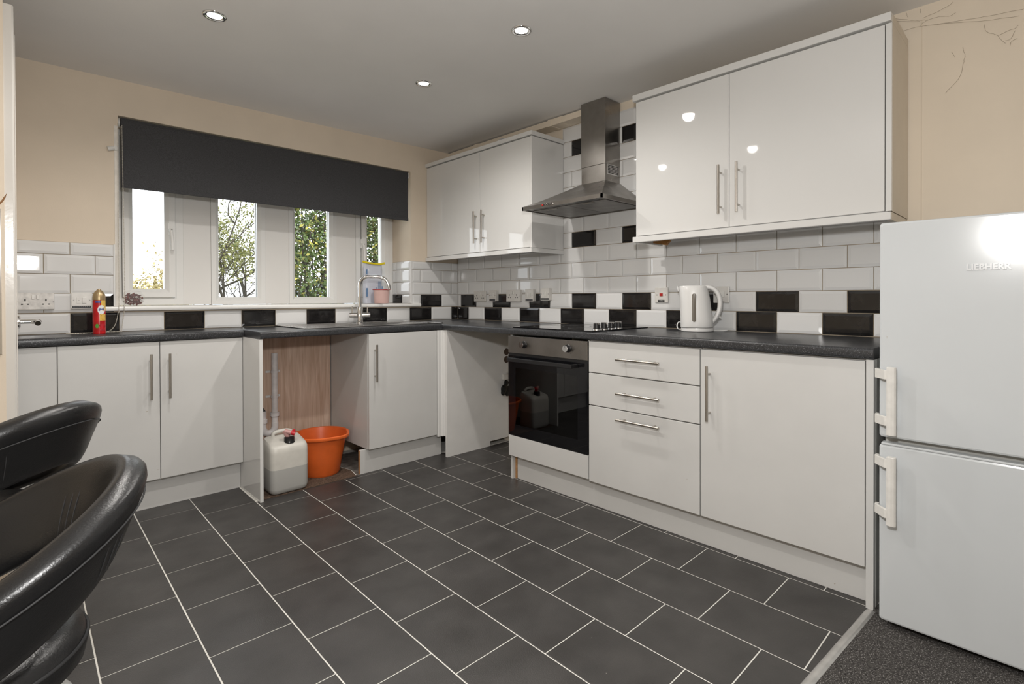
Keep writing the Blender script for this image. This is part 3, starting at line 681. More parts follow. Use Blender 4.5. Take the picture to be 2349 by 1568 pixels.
M().box(hxf + .010, -.0195, hy0 + .010, hy1 - .010, hz0 + .003, hz0 + .006).build('underside', 'steel_dark', hd)
for a, b in ((hy0 + .03, -1.562), (-1.556, hy1 - .03)): 
    fm = M().box(hxf + .07, -.06, a, b, hz0 - .001, hz0 + .003).build('grease_filter', 'steel_dark', hd, bevel=.001)
    M().box(hxf + .085, hxf + .10, (a + b) / 2 - .04, (a + b) / 2 + .04, hz0 - .003, hz0 - .001).build('filter_catch', 'brushed', fm)
M().box(hxf + .02, hxf + .06, -1.80, -1.64, hz0 + .0005, hz0 + .003).build('lamp_cover', 'black_plastic', hd)

# ------------------------------------------------------------------ hob
hb = thing('hob', (-.32, -1.585, .909), 'black glass electric hob with four black knobs on the worktop', 'hob')
M().box(-.585, -.065, -1.885, -1.292, .9087, .9155).build('glass_top', 'black_glass', hb, bevel=.001)
for x in (-.500, -.435, -.370, -.305):
    k = M().lathe([(0, 0), (.021, 0), (.021, .006), (.018, .008), (.017, .034), (0, .034)], (x, -1.847, .9155), 20)
    k = k.build('knob', 'black_plastic', hb, smooth=40)
    M().lathe([(.0213, 0), (.0213, .004), (.0190, .006)], (x, -1.847, .9157), 20, cap=False).build('knob_ring', 'chrome', k, smooth=50)
    M().box(x - .006, x + .006, -1.865, -1.829, .941, .9535).build('knob_grip', 'chrome', k, bevel=.003)
for x, y, r in ((-.42, -1.43, .09), (-.20, -1.43, .075), (-.42, -1.68, .075), (-.20, -1.68, .09)):
    M().lathe([(r, 0), (r, .0003), (r + .002, .0003), (r + .002, 0)], (x, y, .9156), 40, cap=False).build('zone_ring', 'ink_grey', hb)

# ------------------------------------------------------------------ sockets and switches
def plate(name, wall, a0, a1, z0, z1, depth, label, cat, kind, m_='socket_white', text=None, group=None):
    # wall 'R': x=-.0085 plane, a is y (a0 nearer the corner);  wall 'B': y=-.0085, a is x
    base = -.0088
    def B(m, a, b, d0, d1, za, zb):
        return m.box(base - d1, base - d0, a, b, za, zb) if wall == 'R' else m.box(a, b, base - d1, base - d0, za, zb)
    sg = -1 if wall == 'R' else 1; w = abs(a1 - a0); ctr = (a0 + a1) / 2; zc = (z0 + z1) / 2; hgt = z1 - z0
    t = thing(name, (base, ctr, z0) if wall == 'R' else (ctr, base, z0), label, cat, group)
    if depth > .012: B(M(), ctr - w / 2 + .001, ctr + w / 2 - .001, 0, depth - .007, z0 + .001, z1 - .001).build('back_box', m_, t, bevel=.002)
    p_ = B(M(), ctr - w / 2, ctr + w / 2, max(0, depth - .008), depth, z0, z1).build('face_plate', m_, t, bevel=.0025)
    F = lambda da, dz, wa, wz, th, mm, nm, bev=0: B(M(), ctr + sg * da - wa / 2, ctr + sg * da + wa / 2, depth - .001, depth + th, zc + dz - wz / 2, zc + dz + wz / 2).build(nm, mm, p_, bevel=bev)
    if kind == 'double':
        for s in (-1, 1):
            F(s * .038, .006, .0055, .010, .0006, 'pin_dark', 'pin_hole'); F(s * .038 - .011, -.014, .0075, .0055, .0006, 'pin_dark', 'pin_hole'); F(s * .038 + .011, -.014, .0075, .0055, .0006, 'pin_dark', 'pin_hole')
            F(s * .009, .021, .011, .019, .004, 'plastic_aged', 'rocker', .001)
            F(s * .066, -.002, .005, .005, .0005, 'steel_dark', 'screw')
    elif kind == 'spur':
        F(.010, .002, .016, .030, .004, 'plastic_aged', 'rocker', .001); F(-.012, .002, .016, .030, .0012, 'plastic_aged', 'fuse_holder', .0004)
        for s in (-1, 1): F(s * .032, .002, .005, .006, .0005, 'steel_dark', 'screw')
        F(-.012, .002, .006, .001, .0016, 'ink_grey', 'fuse_slot')
    elif kind == 'cooker':
        F(0, .003, .020, .017, .004, 'red_neon', 'rocker', .001)
        for s in (-1, 1): F(s * .028, .001, .005, .006, .0005, 'steel_dark', 'screw')
    if text:
        lw, tx = text
        if lw:
            lb = F(0, -hgt / 2 + .0105, lw, .012, .0006, 'label_black', 'name_label')
            if tx is None:
                for i in range(9): F(-lw / 2 + lw * (i + 1) / 10, -hgt / 2 + .0105, .0022, .0022, .0010, 'ink_light', 'letter_mark')
        if tx:
            mm = M(); fn = (lambda x, y, z: (base - depth - .0012, ctr - x, z0 + .0105 + y)) if wall == 'R' else (lambda x, y, z: (ctr + x, base - depth - .0012, z0 + .0105 + y))
            mm.text(tx, .0085, fn); mm.build('lettering', 'ink_light' if lw else 'ink_grey', p_)
    return t
plate('double_socket', 'R', -.238, -.386, 1.057, 1.143, .012, 'white double wall socket nearest the corner of the tiled wall', 'socket', 'double')
plate('fused_switch', 'R', -.443, -.527, 1.061, 1.147, .030, 'white fused switch between the two double sockets', 'switch', 'spur', text=(.066, None))
plate('double_socket', 'R', -.640, -.787, 1.058, 1.146, .026, 'white double wall socket between two fused switches', 'socket', 'double')
plate('fused_switch', 'R', -.845, -.929, 1.060, 1.148, .030, 'white fused switch with raised rocker right of the second double socket', 'switch', 'spur', text=(.072, None))
plate('fused_switch', 'R', -1.000, -1.083, 1.068, 1.154, .030, 'white fused switch farthest right and highest of the row by the hob', 'switch', 'spur', text=(.076, None))
plate('cooker_switch', 'R', -1.902, -1.988, 1.056, 1.143, .010, 'white wall switch with red rocker left of the kettle', 'switch', 'cooker', text=(.042, 'OVEN'))
plate('fused_switch', 'R', -2.258, -2.344, 1.056, 1.143, .010, 'white fused switch half hidden behind the kettle handle', 'switch', 'spur', text=(0, 'Refrigerator'))
plate('double_socket', 'B', -2.703, -2.564, 1.034, 1.116, .020, 'scuffed double socket on the tiles at the far left', 'socket', 'double', m_='plastic_scuffed')
plate('fused_switch', 'B', -2.500, -2.415, 1.035, 1.120, .012, 'fused switch on the tiles behind the red spray can', 'switch', 'spur', m_='plastic_aged', text=(.076, None))

# ------------------------------------------------------------------ fridge freezer
FXf = -.680; FY0, FY1 = -3.740, -3.138
fr = thing('fridge_freezer', (-.36, -3.44, .0), 'white fridge freezer standing on the carpet at the right edge', 'fridge')
M().box(-.612, -.03, FY0 + .004, FY1 - .004, .03, 1.322).build('body', 'fridge_white', fr, bevel=.004)
def fdoor(z0, z1):
    pts = rrect(FY0, FY1, z0, z1, .009, 4); m = M(); rings = []
    for x, ins in ((-.622, .004), (-.640, .0), (FXf + .006, 0), (FXf + .002, .002), (FXf, .007)):
        cy, cz = (FY0 + FY1) / 2, (z0 + z1) / 2
        rings.append([(x, cy + (y - cy) * (1 - ins * 2 / (FY1 - FY0)), cz + (z - cz) * (1 - ins * 2 / (z1 - z0))) for y, z in pts])
    m.loft(rings); return m.build('door', 'fridge_white', fr, smooth=14)
dU = fdoor(.628, 1.326); dL = fdoor(.027, .604)
M().box(-.640, -.612, FY0 + .012, FY1 - .012, .03, 1.31).build('gasket', 'fridge_gasket', fr)
M().box(FXf - .001, FXf + .03, FY0 + .006, FY1 - .006, .6035, .6105).build('freezer_lip', 'fridge_white', dL, bevel=.002)
for d_, z0, z1, zb0, zb1 in ((dU, .645, .862, .690, .838), (dL, .358, .577, .395, .555)):
    pts = []
    m = M()
    pr = [(FXf - .047, -3.166), (FXf - .0505, -3.172), (FXf - .0515, -3.179), (FXf - .050, -3.187), (FXf - .046, -3.192), (FXf - .030, -3.190), (FXf - .030, -3.168)]
    m.prism([(x, y, z0) for x, y in pr], (0, 0, z1 - z0)); h_ = m.build('handle', 'plastic_aged', d_, bevel=.0015)
    for zb in (zb0, zb1):
        M().prism([(x, y, zb - .016) for x, y in ((FXf + .006, -3.138), (FXf + .006, -3.128), (FXf - .012, -3.128), (FXf - .046, -3.160), (FXf - .046, -3.172), (FXf - .012, -3.138))], (0, 0, .030)).build('handle_bracket', 'plastic_aged', h_, bevel=.0015)
m = M(); m.text('LIEBHERR', .0245, lambda x, y, z: (FXf + .0003 - z - .0012, -3.404 - x * .94, 1.172 + y), extrude=.0022, offset=.0009)
m.build('brand_lettering', 'letter_grey', dU)
for y in (FY0 + .05, FY1 - .05):
    for x in (-.58, -.08): M().cyl((x, y, .0042), (x, y, .031), .02, 14).build('foot', 'black_plastic', fr)

# ------------------------------------------------------------------ downlights
for x, y, lab in ((-2.101, -1.079, 'recessed ceiling downlight at the upper left'), (-1.077, -1.871, 'recessed ceiling downlight nearest the wall cabinets, top centre'), (-1.066, -1.084, 'recessed ceiling downlight in front of the hood, farthest of three'),
                  (-2.101, -1.871, 'recessed ceiling downlight above the stools')):
    z = ZC(x); t = thing('downlight', (x, y, z - .004), lab, 'ceiling light', 'recessed ceiling downlights')
    M().lathe([(.027, .003), (.029, -.002), (.033, -.0035), (.040, -.004), (.044, -.0025), (.0455, 0.0), (.0455, .003)], (x, y, z - .0035), 40, cap=False).build('bezel', 'chrome', t, smooth=60)
    M().lathe([(0, -.0005), (.025, -.0005), (.0275, .0005), (.0275, .002), (0, .002)], (x, y, z - .0035), 32).build('lamp', 'lamp_on', t, smooth=60)
    L_ = bpy.data.lights.new('downlight_beam', 'SPOT'); L_.energy = DOWN_W; L_.color = DOWN_COL; L_.spot_size = math.radians(161); L_.spot_blend = .75; L_.shadow_soft_size = .035
    lo = bpy.data.objects.new('downlight_beam', L_); COL.objects.link(lo); lo.parent = t; lo.location = (0, 0, -.012)

# ------------------------------------------------------------------ kettle
KX, KY, KZ = -.150, -2.228, .9088
ex = Vector((.454, -.891, 0)); ey = Vector((-.891, -.454, 0))
KP = lambda a, b, h: Vector((KX, KY, KZ)) + ex * a + ey * b + Vector((0, 0, h))
kt = thing('kettle', (KX, KY, KZ), 'white plastic jug kettle standing on its base on the worktop', 'kettle')
m = M(); m.loft([[KP(.004 + r * math.cos(t), r * .92 * math.sin(t), h) for t in ang(36)] for r, h in ((.072, 0), (.080, .002), (.0815, .010), (.080, .019), (.074, .0205))]); kb = m.build('power_base', 'plastic_white', kt, smooth=40)
m = M(); rings = []
for h, l, r, d in ((.0225, -.078, .082, .072), (.030, -.0785, .083, .074), (.055, -.079, .083, .075), (.09, -.080, .078, .075), (.13, -.081, .072, .074), (.17, -.083, .068, .072), (.21, -.085, .060, .068), (.228, -.086, .054, .065), (.236, -.084, .050, .060), (.239, -.070, .040, .045)):
    c_ = (l + r) / 2; a_ = (r - l) / 2; ring__ = []
    for t in ang(40):
        ct, st = math.cos(t), math.sin(t); e = .8
        ring__.append(KP(c_ + a_ * math.copysign(abs(ct) ** e, ct), d * math.copysign(abs(st) ** e, st), h))
    rings.append(ring__)
m.loft(rings); bd = m.build('body', 'plastic_white', kt, smooth=50)
hp = smoothpath([(.020, 0, .226), (.055, 0, .229), (.085, 0, .220), (.108, 0, .192), (.117, 0, .150), (.112, 0, .108), (.096, 0, .072), (.078, 0, .050)], 5)
m = M(); rings = []
for i, p_ in enumerate(hp):
    q0 = hp[max(i - 1, 0)]; q1 = hp[min(i + 1, len(hp) - 1)]; d_ = (q1 - q0).normalized(); n_ = Vector((d_.z, 0, -d_.x))
    rings.append([KP(p_.x + n_.x * .0125 * math.cos(t), .019 * math.sin(t), p_.z + n_.z * .0125 * math.cos(t)) for t in ang(14)])
m.loft(rings); m.build('handle', 'plastic_white', kt, smooth=60)
m = M().loft([[KP(-.010 + x, .0745 + dy, z) for x, z in [(a_, b_) for a_, b_ in rrect(-.0095 * s, .0095 * s, .052, .198, .0093 * s, 5)]] for s, dy in ((1.0, -.006), (1.0, .0012), (.8, .0022))]); m.build('water_gauge', 'ink_grey', bd, smooth=50)
MATS['gauge'] = mat('gauge', (.17, .15, .125), .2); bd.children[0].data.materials[0] = MATS['gauge']
m = M().prism([KP(-.088, -.018, .205), KP(-.099, 0, .222), KP(-.088, .018, .205)], (0, 0, .022)); m.build('spout', 'plastic_white', bd, bevel=.002)
m = M().tube([KP(.088, 0, .066), KP(.108, 0, .078), KP(.120, 0, .073)], [.006, .007, .004], 10); m.build('switch_lever', 'plastic_aged', kt, smooth=50)
cz = .0045
m = M().tube(smoothpath([KP(-.070, -.02, .006), KP(-.092, .0, .012), KP(-.096, -.01, .034), KP(-.085, -.04, .046), KP(-.06, -.075, .03), KP(.02, -.105, cz), KP(.09, -.09, cz), KP(.125, -.05, cz), KP(.150, -.018, cz), KP(.128, .004, cz), KP(.085, .010, cz)], 6), .0033, 8); m.build('power_cord', 'plastic_white', kb, smooth=60)

# ------------------------------------------------------------------ spray can
SX, SY = -2.400, -.150
sc = thing('spray_can', (SX, SY, .909), 'red and gold air freshener spray can on the left worktop', 'spray can')
R_ = .0262
m = M().lathe([(0, 0), (R_ - .002, 0), (R_, .002), (R_, .168), (R_ - .001, .172), (0, .172)], (SX, SY, .909), 32); body = m.build('body', 'can_red', sc, smooth=40)
m = M().lathe([(0, .172), (R_ + .0004, .172), (R_ + .0004, .186), (.0245, .200), (.0190, .212), (.0095, .222), (.0080, .226), (0, .2265)], (SX, SY, .909), 32); m.build('cap', 'can_gold', sc, smooth=50)
def wrap(a, z, r): t = -math.pi / 2 + a / R_; return (SX + r * math.cos(t), SY + r * math.sin(t), .909 + z)
def patch(a0, a1, z0, z1, m_, nm, r=R_ + .0004, ell=False):
    m = M(); n = 12; 
    if ell:
        ca, cz_ = (a0 + a1) / 2, (z0 + z1) / 2; vs = [wrap(ca, cz_, r)] + [wrap(ca + (a1 - a0) / 2 * math.cos(t), cz_ + (z1 - z0) / 2 * math.sin(t), r) for t in ang(20)]
        m.add(vs, [(0, i + 1, (i + 1) % 20 + 1) for i in range(20)])
    else:
        m.add([wrap(a0 + (a1 - a0) * i / n, z, r) for z in (z0, z1) for i in range(n + 1)], [(i, i + 1, n + 2 + i, n + 1 + i) for i in range(n)])
    return m.build(nm, m_, body, smooth=60)
patch(.006, .034, .118, .171, 'can_yellow', 'gold_panel'); patch(.000, .030, .068, .100, 'can_yellow', 'text_panel', R_ + .0006)
patch(-.0085, .0235, .100, .146, 'logo_white', 'logo_oval', R_ + .0009, True); patch(-.018, .006, .158, .166, 'can_blue', 'blue_tab', R_ + .0008)
patch(-.006, .026, .014, .052, 'apple_print', 'fruit_print', R_ + .0006, True); patch(-.018, -.004, .030, .052, 'leaf_print', 'leaf_print', R_ + .0007, True)
m = M().text('glade', .0155, lambda x, y, z: wrap(.0075 + x * .72, .126 + y, R_ + .0014), offset=.0004); m.build('logo_lettering', 'can_blue', body)
m = M()
for i, (w_, z_) in enumerate(((.014, .093), (.018, .086), (.012, .079), (.010, .073))): m.add([wrap(.0135 + s * w_ / 2, z_ + q, R_ + .0010) for s, q in ((-1, 0), (1, 0), (1, .003), (-1, .003))], [(0, 1, 2, 3)])
m.build('small_print', 'can_red', body)

# ------------------------------------------------------------------ window sill things
bw = thing('potpourri_bowl', (-2.228, .075, 1.0475), 'round glass bowl of dark red potpourri on the window sill', 'bowl')
m = M().lathe([(0, 0), (.022, 0), (.044, .014), (.0535, .036), (.052, .058), (.040, .078), (.028, .086)], (-2.228, .075, 1.0475), 36, cap=False); m.build('glass', 'bowl_glass', bw, smooth=60)
m = M()
for i in range(220):
    t = random.uniform(0, 6.28); h = .008 + random.random() * .060; lim = math.sqrt(max(0, 1 - ((h - .038) / .040) ** 2)) * .044; rr = lim * math.sqrt(random.random())
    c = Vector((-2.228 + rr * math.cos(t), .075 + rr * math.sin(t), 1.0475 + h)); a1 = Vector((random.gauss(0, 1), random.gauss(0, 1), random.gauss(0, 1))).normalized() * .009; a2 = a1.cross(Vector((random.random(), random.random(), 1))).normalized() * .005
    m.add([c - a1, c - a2, c + a1, c + a2, c + Vector((0, 0, .003))], [(0, 1, 4), (1, 2, 4), (2, 3, 4), (3, 0, 4)])
m.build('potpourri', 'petals', bw, kind='stuff')
tb = thing('plastic_tub', (-.672, .085, 1.0475), 'pinkish plastic tub with red rim on the sill behind the tap', 'tub')
m = M().lathe([(0, 0), (.052, 0), (.054, .003), (.0615, .105), (.0600, .105), (.0525, .004), (0, .002)], (-.672, .085, 1.0475), 32, cap=False); m.build('body', 'tub_pink', tb, smooth=40)
m = M().lathe([(0, .004), (.0520, .004), (.0555, .052), (0, .052)], (-.672, .085, 1.0475), 32); m.build('contents', 'tub_contents', tb, smooth=40)
m = M().lathe([(.0605, .103), (.0675, .103), (.0680, .110), (.0600, .110)], (-.672, .085, 1.0475), 32, cap=False); m.build('rim', 'lid_red', tb, smooth=40)
pc = thing('food_pouch', (-.685, .205, 1.0475), 'clear printed food pouch closed with a yellow clip on the sill', 'pouch')
m = M(); rings = []
for h, w_, d_ in ((.0, .150, .030), (.05, .158, .036), (.12, .160, .034), (.20, .158, .024), (.27, .154, .010), (.318, .152, .004)):
    rings.append([(-.685 + w_ / 2 * math.copysign(abs(math.cos(t)) ** .5, math.cos(t)) + h * .02, .205 + d_ * math.copysign(abs(math.sin(t)) ** .9, math.sin(t)) + .004 * math.sin(h * 40 + t * 3), 1.0475 + h) for t in ang(28)])
m.loft(rings); pb = m.build('bag', 'pouch_film', pc, smooth=60)
m = M().tube(smoothpath([(-.772, .195, 1.371), (-.735, .192, 1.364), (-.680, .190, 1.358), (-.620, .190, 1.357), (-.585, .194, 1.365)], 4), [.0075] * 16 + [.010], 8); m.build('clip', 'clip_yellow', pc, smooth=50)
m = M()
for x0, x1, z0, z1 in ((-.757, -.744, 1.10, 1.165), (-.757, -.746, 1.27, 1.31), (-.652, -.645, 1.12, 1.22), (-.640, -.636, 1.12, 1.22), (-.625, -.616, 1.13, 1.18), (-.672, -.668, 1.12, 1.17)): m.box(x0, x1, .1655, .1665, z0, z1)
m.build('print', 'print_blue', pb)

# ------------------------------------------------------------------ sink space contents
ps = thing('waste_pipe', (-1.53, -.10, .23), 'grey-white plastic waste pipe with trap on the wood board', 'pipe')
px, py = -1.530, -.100
M().tube([(px, py, .742), (px, py, .600), (px, py, .355), (px, py, .30)], .0185, 16).build('standpipe', 'pipe_white', ps, smooth=50)
M().tube(smoothpath([(px, py, .305), (px, py, .275), (px - .012, py, .250), (px - .036, py, .242), (px - .060, py, .252), (px - .072, py, .280), (px - .072, py, .305), (px - .072, py, .385)], 5), .0205, 16).build('trap', 'pipe_white', ps, smooth=50)
for x, z in ((px, .345), (px - .072, .310)):
    M().lathe([(.020, 0), (.0265, 0), (.0265, .024), (.020, .024)], (x, py, z), 20, cap=False).build('union_nut', 'pipe_white', ps, smooth=40)
for z in (.618, .462):
    k = M().lathe([(.019, 0), (.0225, 0), (.0225, .014), (.019, .014)], (px, py, z), 20, cap=False).build('pipe_clip', 'pipe_white', ps, smooth=40)
    m = M().box(px - .045, px - .020, -.075, -.069, z, z + .013).box(px + .020, px + .042, -.075, -.069, z, z + .013); m.build('clip_lug', 'plastic_white', k)
M().tube(smoothpath([(px - .100, -.085, .405), (px - .085, -.098, .410), (px - .070, -.102, .392), (px - .060, -.104, .372)], 4), .009, 8).build('rubber_seal', 'black_plastic', ps, smooth=50)
fm = M().prism([(-1.758, -.5615, 0), (-1.54, -.5615, 0), (-1.215, -.5615, 0), (-1.19, -.44, 0), (-1.22, -.30, 0), (-1.40, -.10, 0), (-1.758, -.10, 0)], (0, 0, .0035))
tagged(fm.build('felt_offcut', 'felt_brown'), 'brown felt underlay offcut on the floor under the sink', 'underlay')
tagged(M().prism([(-1.385, -.078, 0), (-1.205, -.305, 0), (-1.180, -.43, 0), (-1.205, -.5605, 0), (-1.187, -.5605, 0), (-1.187, -.533, 0), (-.90, -.533, 0), (-.90, -.078, 0)], (0, 0, .002)).build('bare_patch', 'concrete'), 'patch of bare dirty concrete floor below the sink cabinet', 'floor patch')
# jerrycan
JX, JY, JZ = -1.606, -.478, .0038
jc = thing('jerrycan', (JX, JY, JZ), 'translucent white jerrycan half full of water under the sink', 'jerrycan')
def jring(hw, hd, h, r, slope=0):
    return [(JX + x, JY + y, JZ + h + slope * (y + hd)) for x, y in rrect(-hw, hw, -hd, hd, r, 5)]
m = M().loft([jring(.104, .086, .138, .032), jring(.104, .086, .225, .032, .0), jring(.102, .084, .245, .032, .18), jring(.094, .076, .262, .030, .22), jring(.075, .060, .270, .028, .24)]); m.build('can', 'jerry_shell', jc, smooth=50)
m = M().loft([jring(.088, .070, .0, .030), jring(.100, .082, .010, .032), jring(.104, .086, .030, .032), jring(.104, .086, .138, .032)]); m.build('filled_part', 'jerry_liquid', jc, smooth=50)['label'] = 'grey lower half where water shows through the plastic'
m = M().tube(smoothpath([(JX - .045, JY + .055, JZ + .285), (JX - .045, JY + .055, JZ + .308), (JX - .02, JY + .055, JZ + .318), (JX + .03, JY + .055, JZ + .318), (JX + .055, JY + .055, JZ + .306), (JX + .055, JY + .055, JZ + .285)], 4), .011, 10); m.build('carry_handle', 'jerry_shell', jc, smooth=50)
cx_, cy_ = JX + .010, JY - .038
m = M().lathe([(0, 0), (.030, 0), (.030, .004), (.0275, .008), (.0275, .030), (.020, .034), (0, .034)], (cx_, cy_, JZ + .268), 24); cp_ = m.build('cap', 'black_plastic', jc, smooth=40)
m = M().cyl((cx_ - .004, cy_ + .01, JZ + .300), (cx_ - .020, cy_ + .012, JZ + .335), .014, 14); m.cyl((cx_ - .022, cy_ + .012, JZ + .334), (cx_ + .010, cy_ - .006, JZ + .322), .0125, 14); m.build('spout', 'cap_pink', cp_, smooth=40)
m = M().cyl((cx_ + .008, cy_ - .005, JZ + .323), (cx_ + .026, cy_ - .016, JZ + .316), .0125, 14).cyl((cx_ + .015, cy_ + .002, JZ + .328), (cx_ + .030, cy_ - .006, JZ + .336), .006, 10); m.build('tap_end', 'cap_red', cp_, smooth=40)
# bucket
BX_, BY_ = -1.343, -.352
bk = thing('bucket', (BX_, BY_, .004), 'orange plastic bucket with pouring lip under the sink', 'bucket')
def bring(r, h, lip=1.0):
    out = []
    for t in ang(48):
        dd = math.cos(t - math.radians(-62)); e = (.020 * lip) * max(0, dd) ** 14 if lip else 0
        out.append((BX_ + (r + e) * math.cos(t), BY_ + (r + e) * math.sin(t), .0042 + h))
    return out
m = M().loft([bring(.106, 0, 0), bring(.109, .006, 0), bring(.112, .012, 0), bring(.128, .11, 0), bring(.148, .218, .6), bring(.149, .226, .8), bring(.163, .228, 1), bring(.167, .234, 1), bring(.166, .246, 1), bring(.160, .250, 1), bring(.152, .247, 1), bring(.144, .215, .6), bring(.124, .11, 0), bring(.107, .008, 0)])
m.build('body', 'bucket_orange', bk, smooth=50)

# ------------------------------------------------------------------ bar stools
def stool(cx, cy, label, rot=0.0, dz=0.0):
    t = thing('bar_stool', (cx, cy, 0), label, 'stool', 'black leather bar stools')
    m = M().lathe([(0, 0), (.200, 0), (.203, .004), (.198, .009), (.13, .020), (.05, .034), (.03, .055), (0, .055)], (cx, cy, .0005), 48); m.build('base_disc', 'silver_base', t, smooth=50)
    M().cyl((cx, cy, .05), (cx, cy, .30), .030, 20).build('outer_column', 'chrome', t, smooth=40)
    M().cyl((cx, cy, .29), (cx, cy, .43 + dz), .019, 16).build('gas_lift', 'black_plastic', t, smooth=40)
    m = M().tube([(cx - .13 + .10 * math.cos(a_), cy + .13 * math.sin(a_), .22) for a_ in ang(28)], .010, 8, closed=True); m.cyl((cx, cy, .22), (cx - .03, cy, .22), .035, 14); m.build('foot_ring', 'chrome', t, smooth=50)
    st = M().lathe([(0, -.055), (.10, -.055), (.155, -.045), (.178, -.020), (.183, .005), (.176, .030), (.150, .045), (.08, .050), (0, .050)], (cx - .01, cy, .470 + dz), 44).build('seat', 'leather', t, smooth=60)
    M().tube([(cx - .01 + .182 * math.cos(a_), cy + .182 * math.sin(a_), .484 + dz) for a_ in ang(44)], .003, 6, closed=True).build('seat_piping', 'stitch', st, smooth=60)
    RM = lambda v: Vector((cx + (v[0] - cx) * math.cos(rot) - (v[1] - cy) * math.sin(rot), cy + (v[0] - cx) * math.sin(rot) + (v[1] - cy) * math.cos(rot), v[2]))
    N_ = 56; rings = []; seam = []; seam2 = []; stitch = [[] for _ in range(3)]; rad = 146; inn = []
    for i in range(N_ + 1):
        a_ = math.radians(-rad + 2 * rad * i / N_); ca, sa = math.cos(a_), math.sin(a_)
        k = (1 + ca) / 2                               # 1 at the back, 0 at the front
        px_ = cx + .215 * math.copysign(abs(ca) ** .92, ca); py_ = cy + .215 * sa
        zt = dz + .515 + .242 * k ** 1.05; hh = .040 + .085 * k ** .6; th_ = .026
        nrm = Vector((ca / .225, sa / .215, 0)).normalized(); lean = .10 + .25 * k
        upv = (Vector((0, 0, 1)) + nrm * lean).normalized(); outv = (nrm - Vector((0, 0, 1)) * lean).normalized()
        c = Vector((px_, py_, zt - hh / 2))
        end = min(1, min(i, N_ - i) / 5.0); es = .35 + .65 * math.sqrt(max(0, 1 - (1 - end) ** 2))
        ring__ = []
        for q in ang(22):
            cq, sq = math.cos(q), math.sin(q)
            w_ = th_ * (1.0 + .35 * max(0, sq)) * es
            ring__.append(c + outv * (w_ * math.copysign(abs(cq) ** .55, cq)) + upv * ((hh / 2 + .022) * es * math.copysign(abs(sq) ** .75, sq)))
        rings.append([RM(q) for q in ring__])
        seam.append(RM(c + outv * (th_ * 1.17 * es) + upv * ((hh / 2 + .022) * es * .50))); inn.append((c, outv, upv, hh, es, th_))
    m = M().loft(rings); hp_ = m.build('backrest', 'leather', t, smooth=70)
    M().tube(seam, .0016, 6).build('piping', 'stitch', hp_, smooth=60)
    for i0 in (34, 35, 36):
        m = M()
        c, ov_, uv_, hh, es, tt = inn[i0]; m.tube([RM(c - ov_ * (tt * math.cos(f) ** .55 * 1.02) + uv_ * ((hh / 2 + .02) * math.sin(f))) for f in [(-1.1 + 2.2 * q / 8) for q in range(9)]], .0011, 5).build('stitch_line', 'stitch', hp_, smooth=60); m = M()
        c, ov_, uv_, hh, es, tt = inn[N_ - i0]; m.tube([RM(c + ov_ * (tt * math.cos(f) ** .55 * 1.02) + uv_ * ((hh / 2 + .02) * math.sin(f))) for f in [(-1.1 + 2.2 * q / 8) for q in range(9)]], .0011, 5).build('stitch_line', 'stitch', hp_, smooth=60)
    m = M().tube(smoothpath([RM((cx - .10, cy + .17, .47 + dz)), RM((cx - .12, cy + .195, .49 + dz)), RM((cx - .13, cy + .18, .515 + dz))], 3), .016, 8); m.tube(smoothpath([RM((cx - .10, cy - .17, .47 + dz)), RM((cx - .12, cy - .195, .49 + dz)), RM((cx - .13, cy - .18, .515 + dz))], 3), .016, 8); m.build('arm_joint', 'black_plastic', t, smooth=50)
    return t
stool(-2.795, -2.285, 'nearest black leather bar stool with curved tub back')
stool(-2.803, -1.66, 'black leather bar stool farther back, by the door frame', math.radians(-42), .048)

# ------------------------------------------------------------------ left door frame, door, lever
m = M().prism([(x, y, 0) for x, y in ((-2.735, -1.047), (-2.714, -1.047), (-2.709, -1.040), (-2.7075, -1.020), (-2.709, -.985), (-2.735, -.980))], (0, 0, 2.092)); m.build('trim_2', 'paint_gloss', **S(label='white gloss door frame upright at the left edge'))
door = M().box(-2.734, -2.7035, -.79, -.36, .005, 2.088).build('door_1', 'paint_gloss', bevel=.003, **S(label='white door edge beside the left worktop'))
m = M().lathe([(0, 0), (.026, 0), (.026, .006), (.022, .009), (0, .009)], (-2.7035, -.62, .994), 24, (1, 0, 0)); m.cyl((-2.694, -.62, .994), (-2.655, -.62, .994), .0085, 14)
m.tube(smoothpath([(-2.660, -.62, .994), (-2.648, -.628, .994), (-2.644, -.650, .994), (-2.644, -.70, .993), (-2.645, -.735, .990)], 4), .0095, 12); m.ball((-2.640, -.62, .994), .0095, 12, 8)
m.build('handle', 'chrome', door, smooth=50)
m = M().tube(smoothpath([(-2.79, -2.05, 1.24), (-2.752, -2.04, 1.262), (-2.735, -2.03, 1.285), (-2.727, -2.03, 1.303)], 4), [.002] * 6 + [.0016] * 5 + [.0006] * 2, 6)
tagged(m.build('dry_stalk', 'twig', smooth=60), 'thin dry brown plant stalk poking in at the left edge', 'stalk')

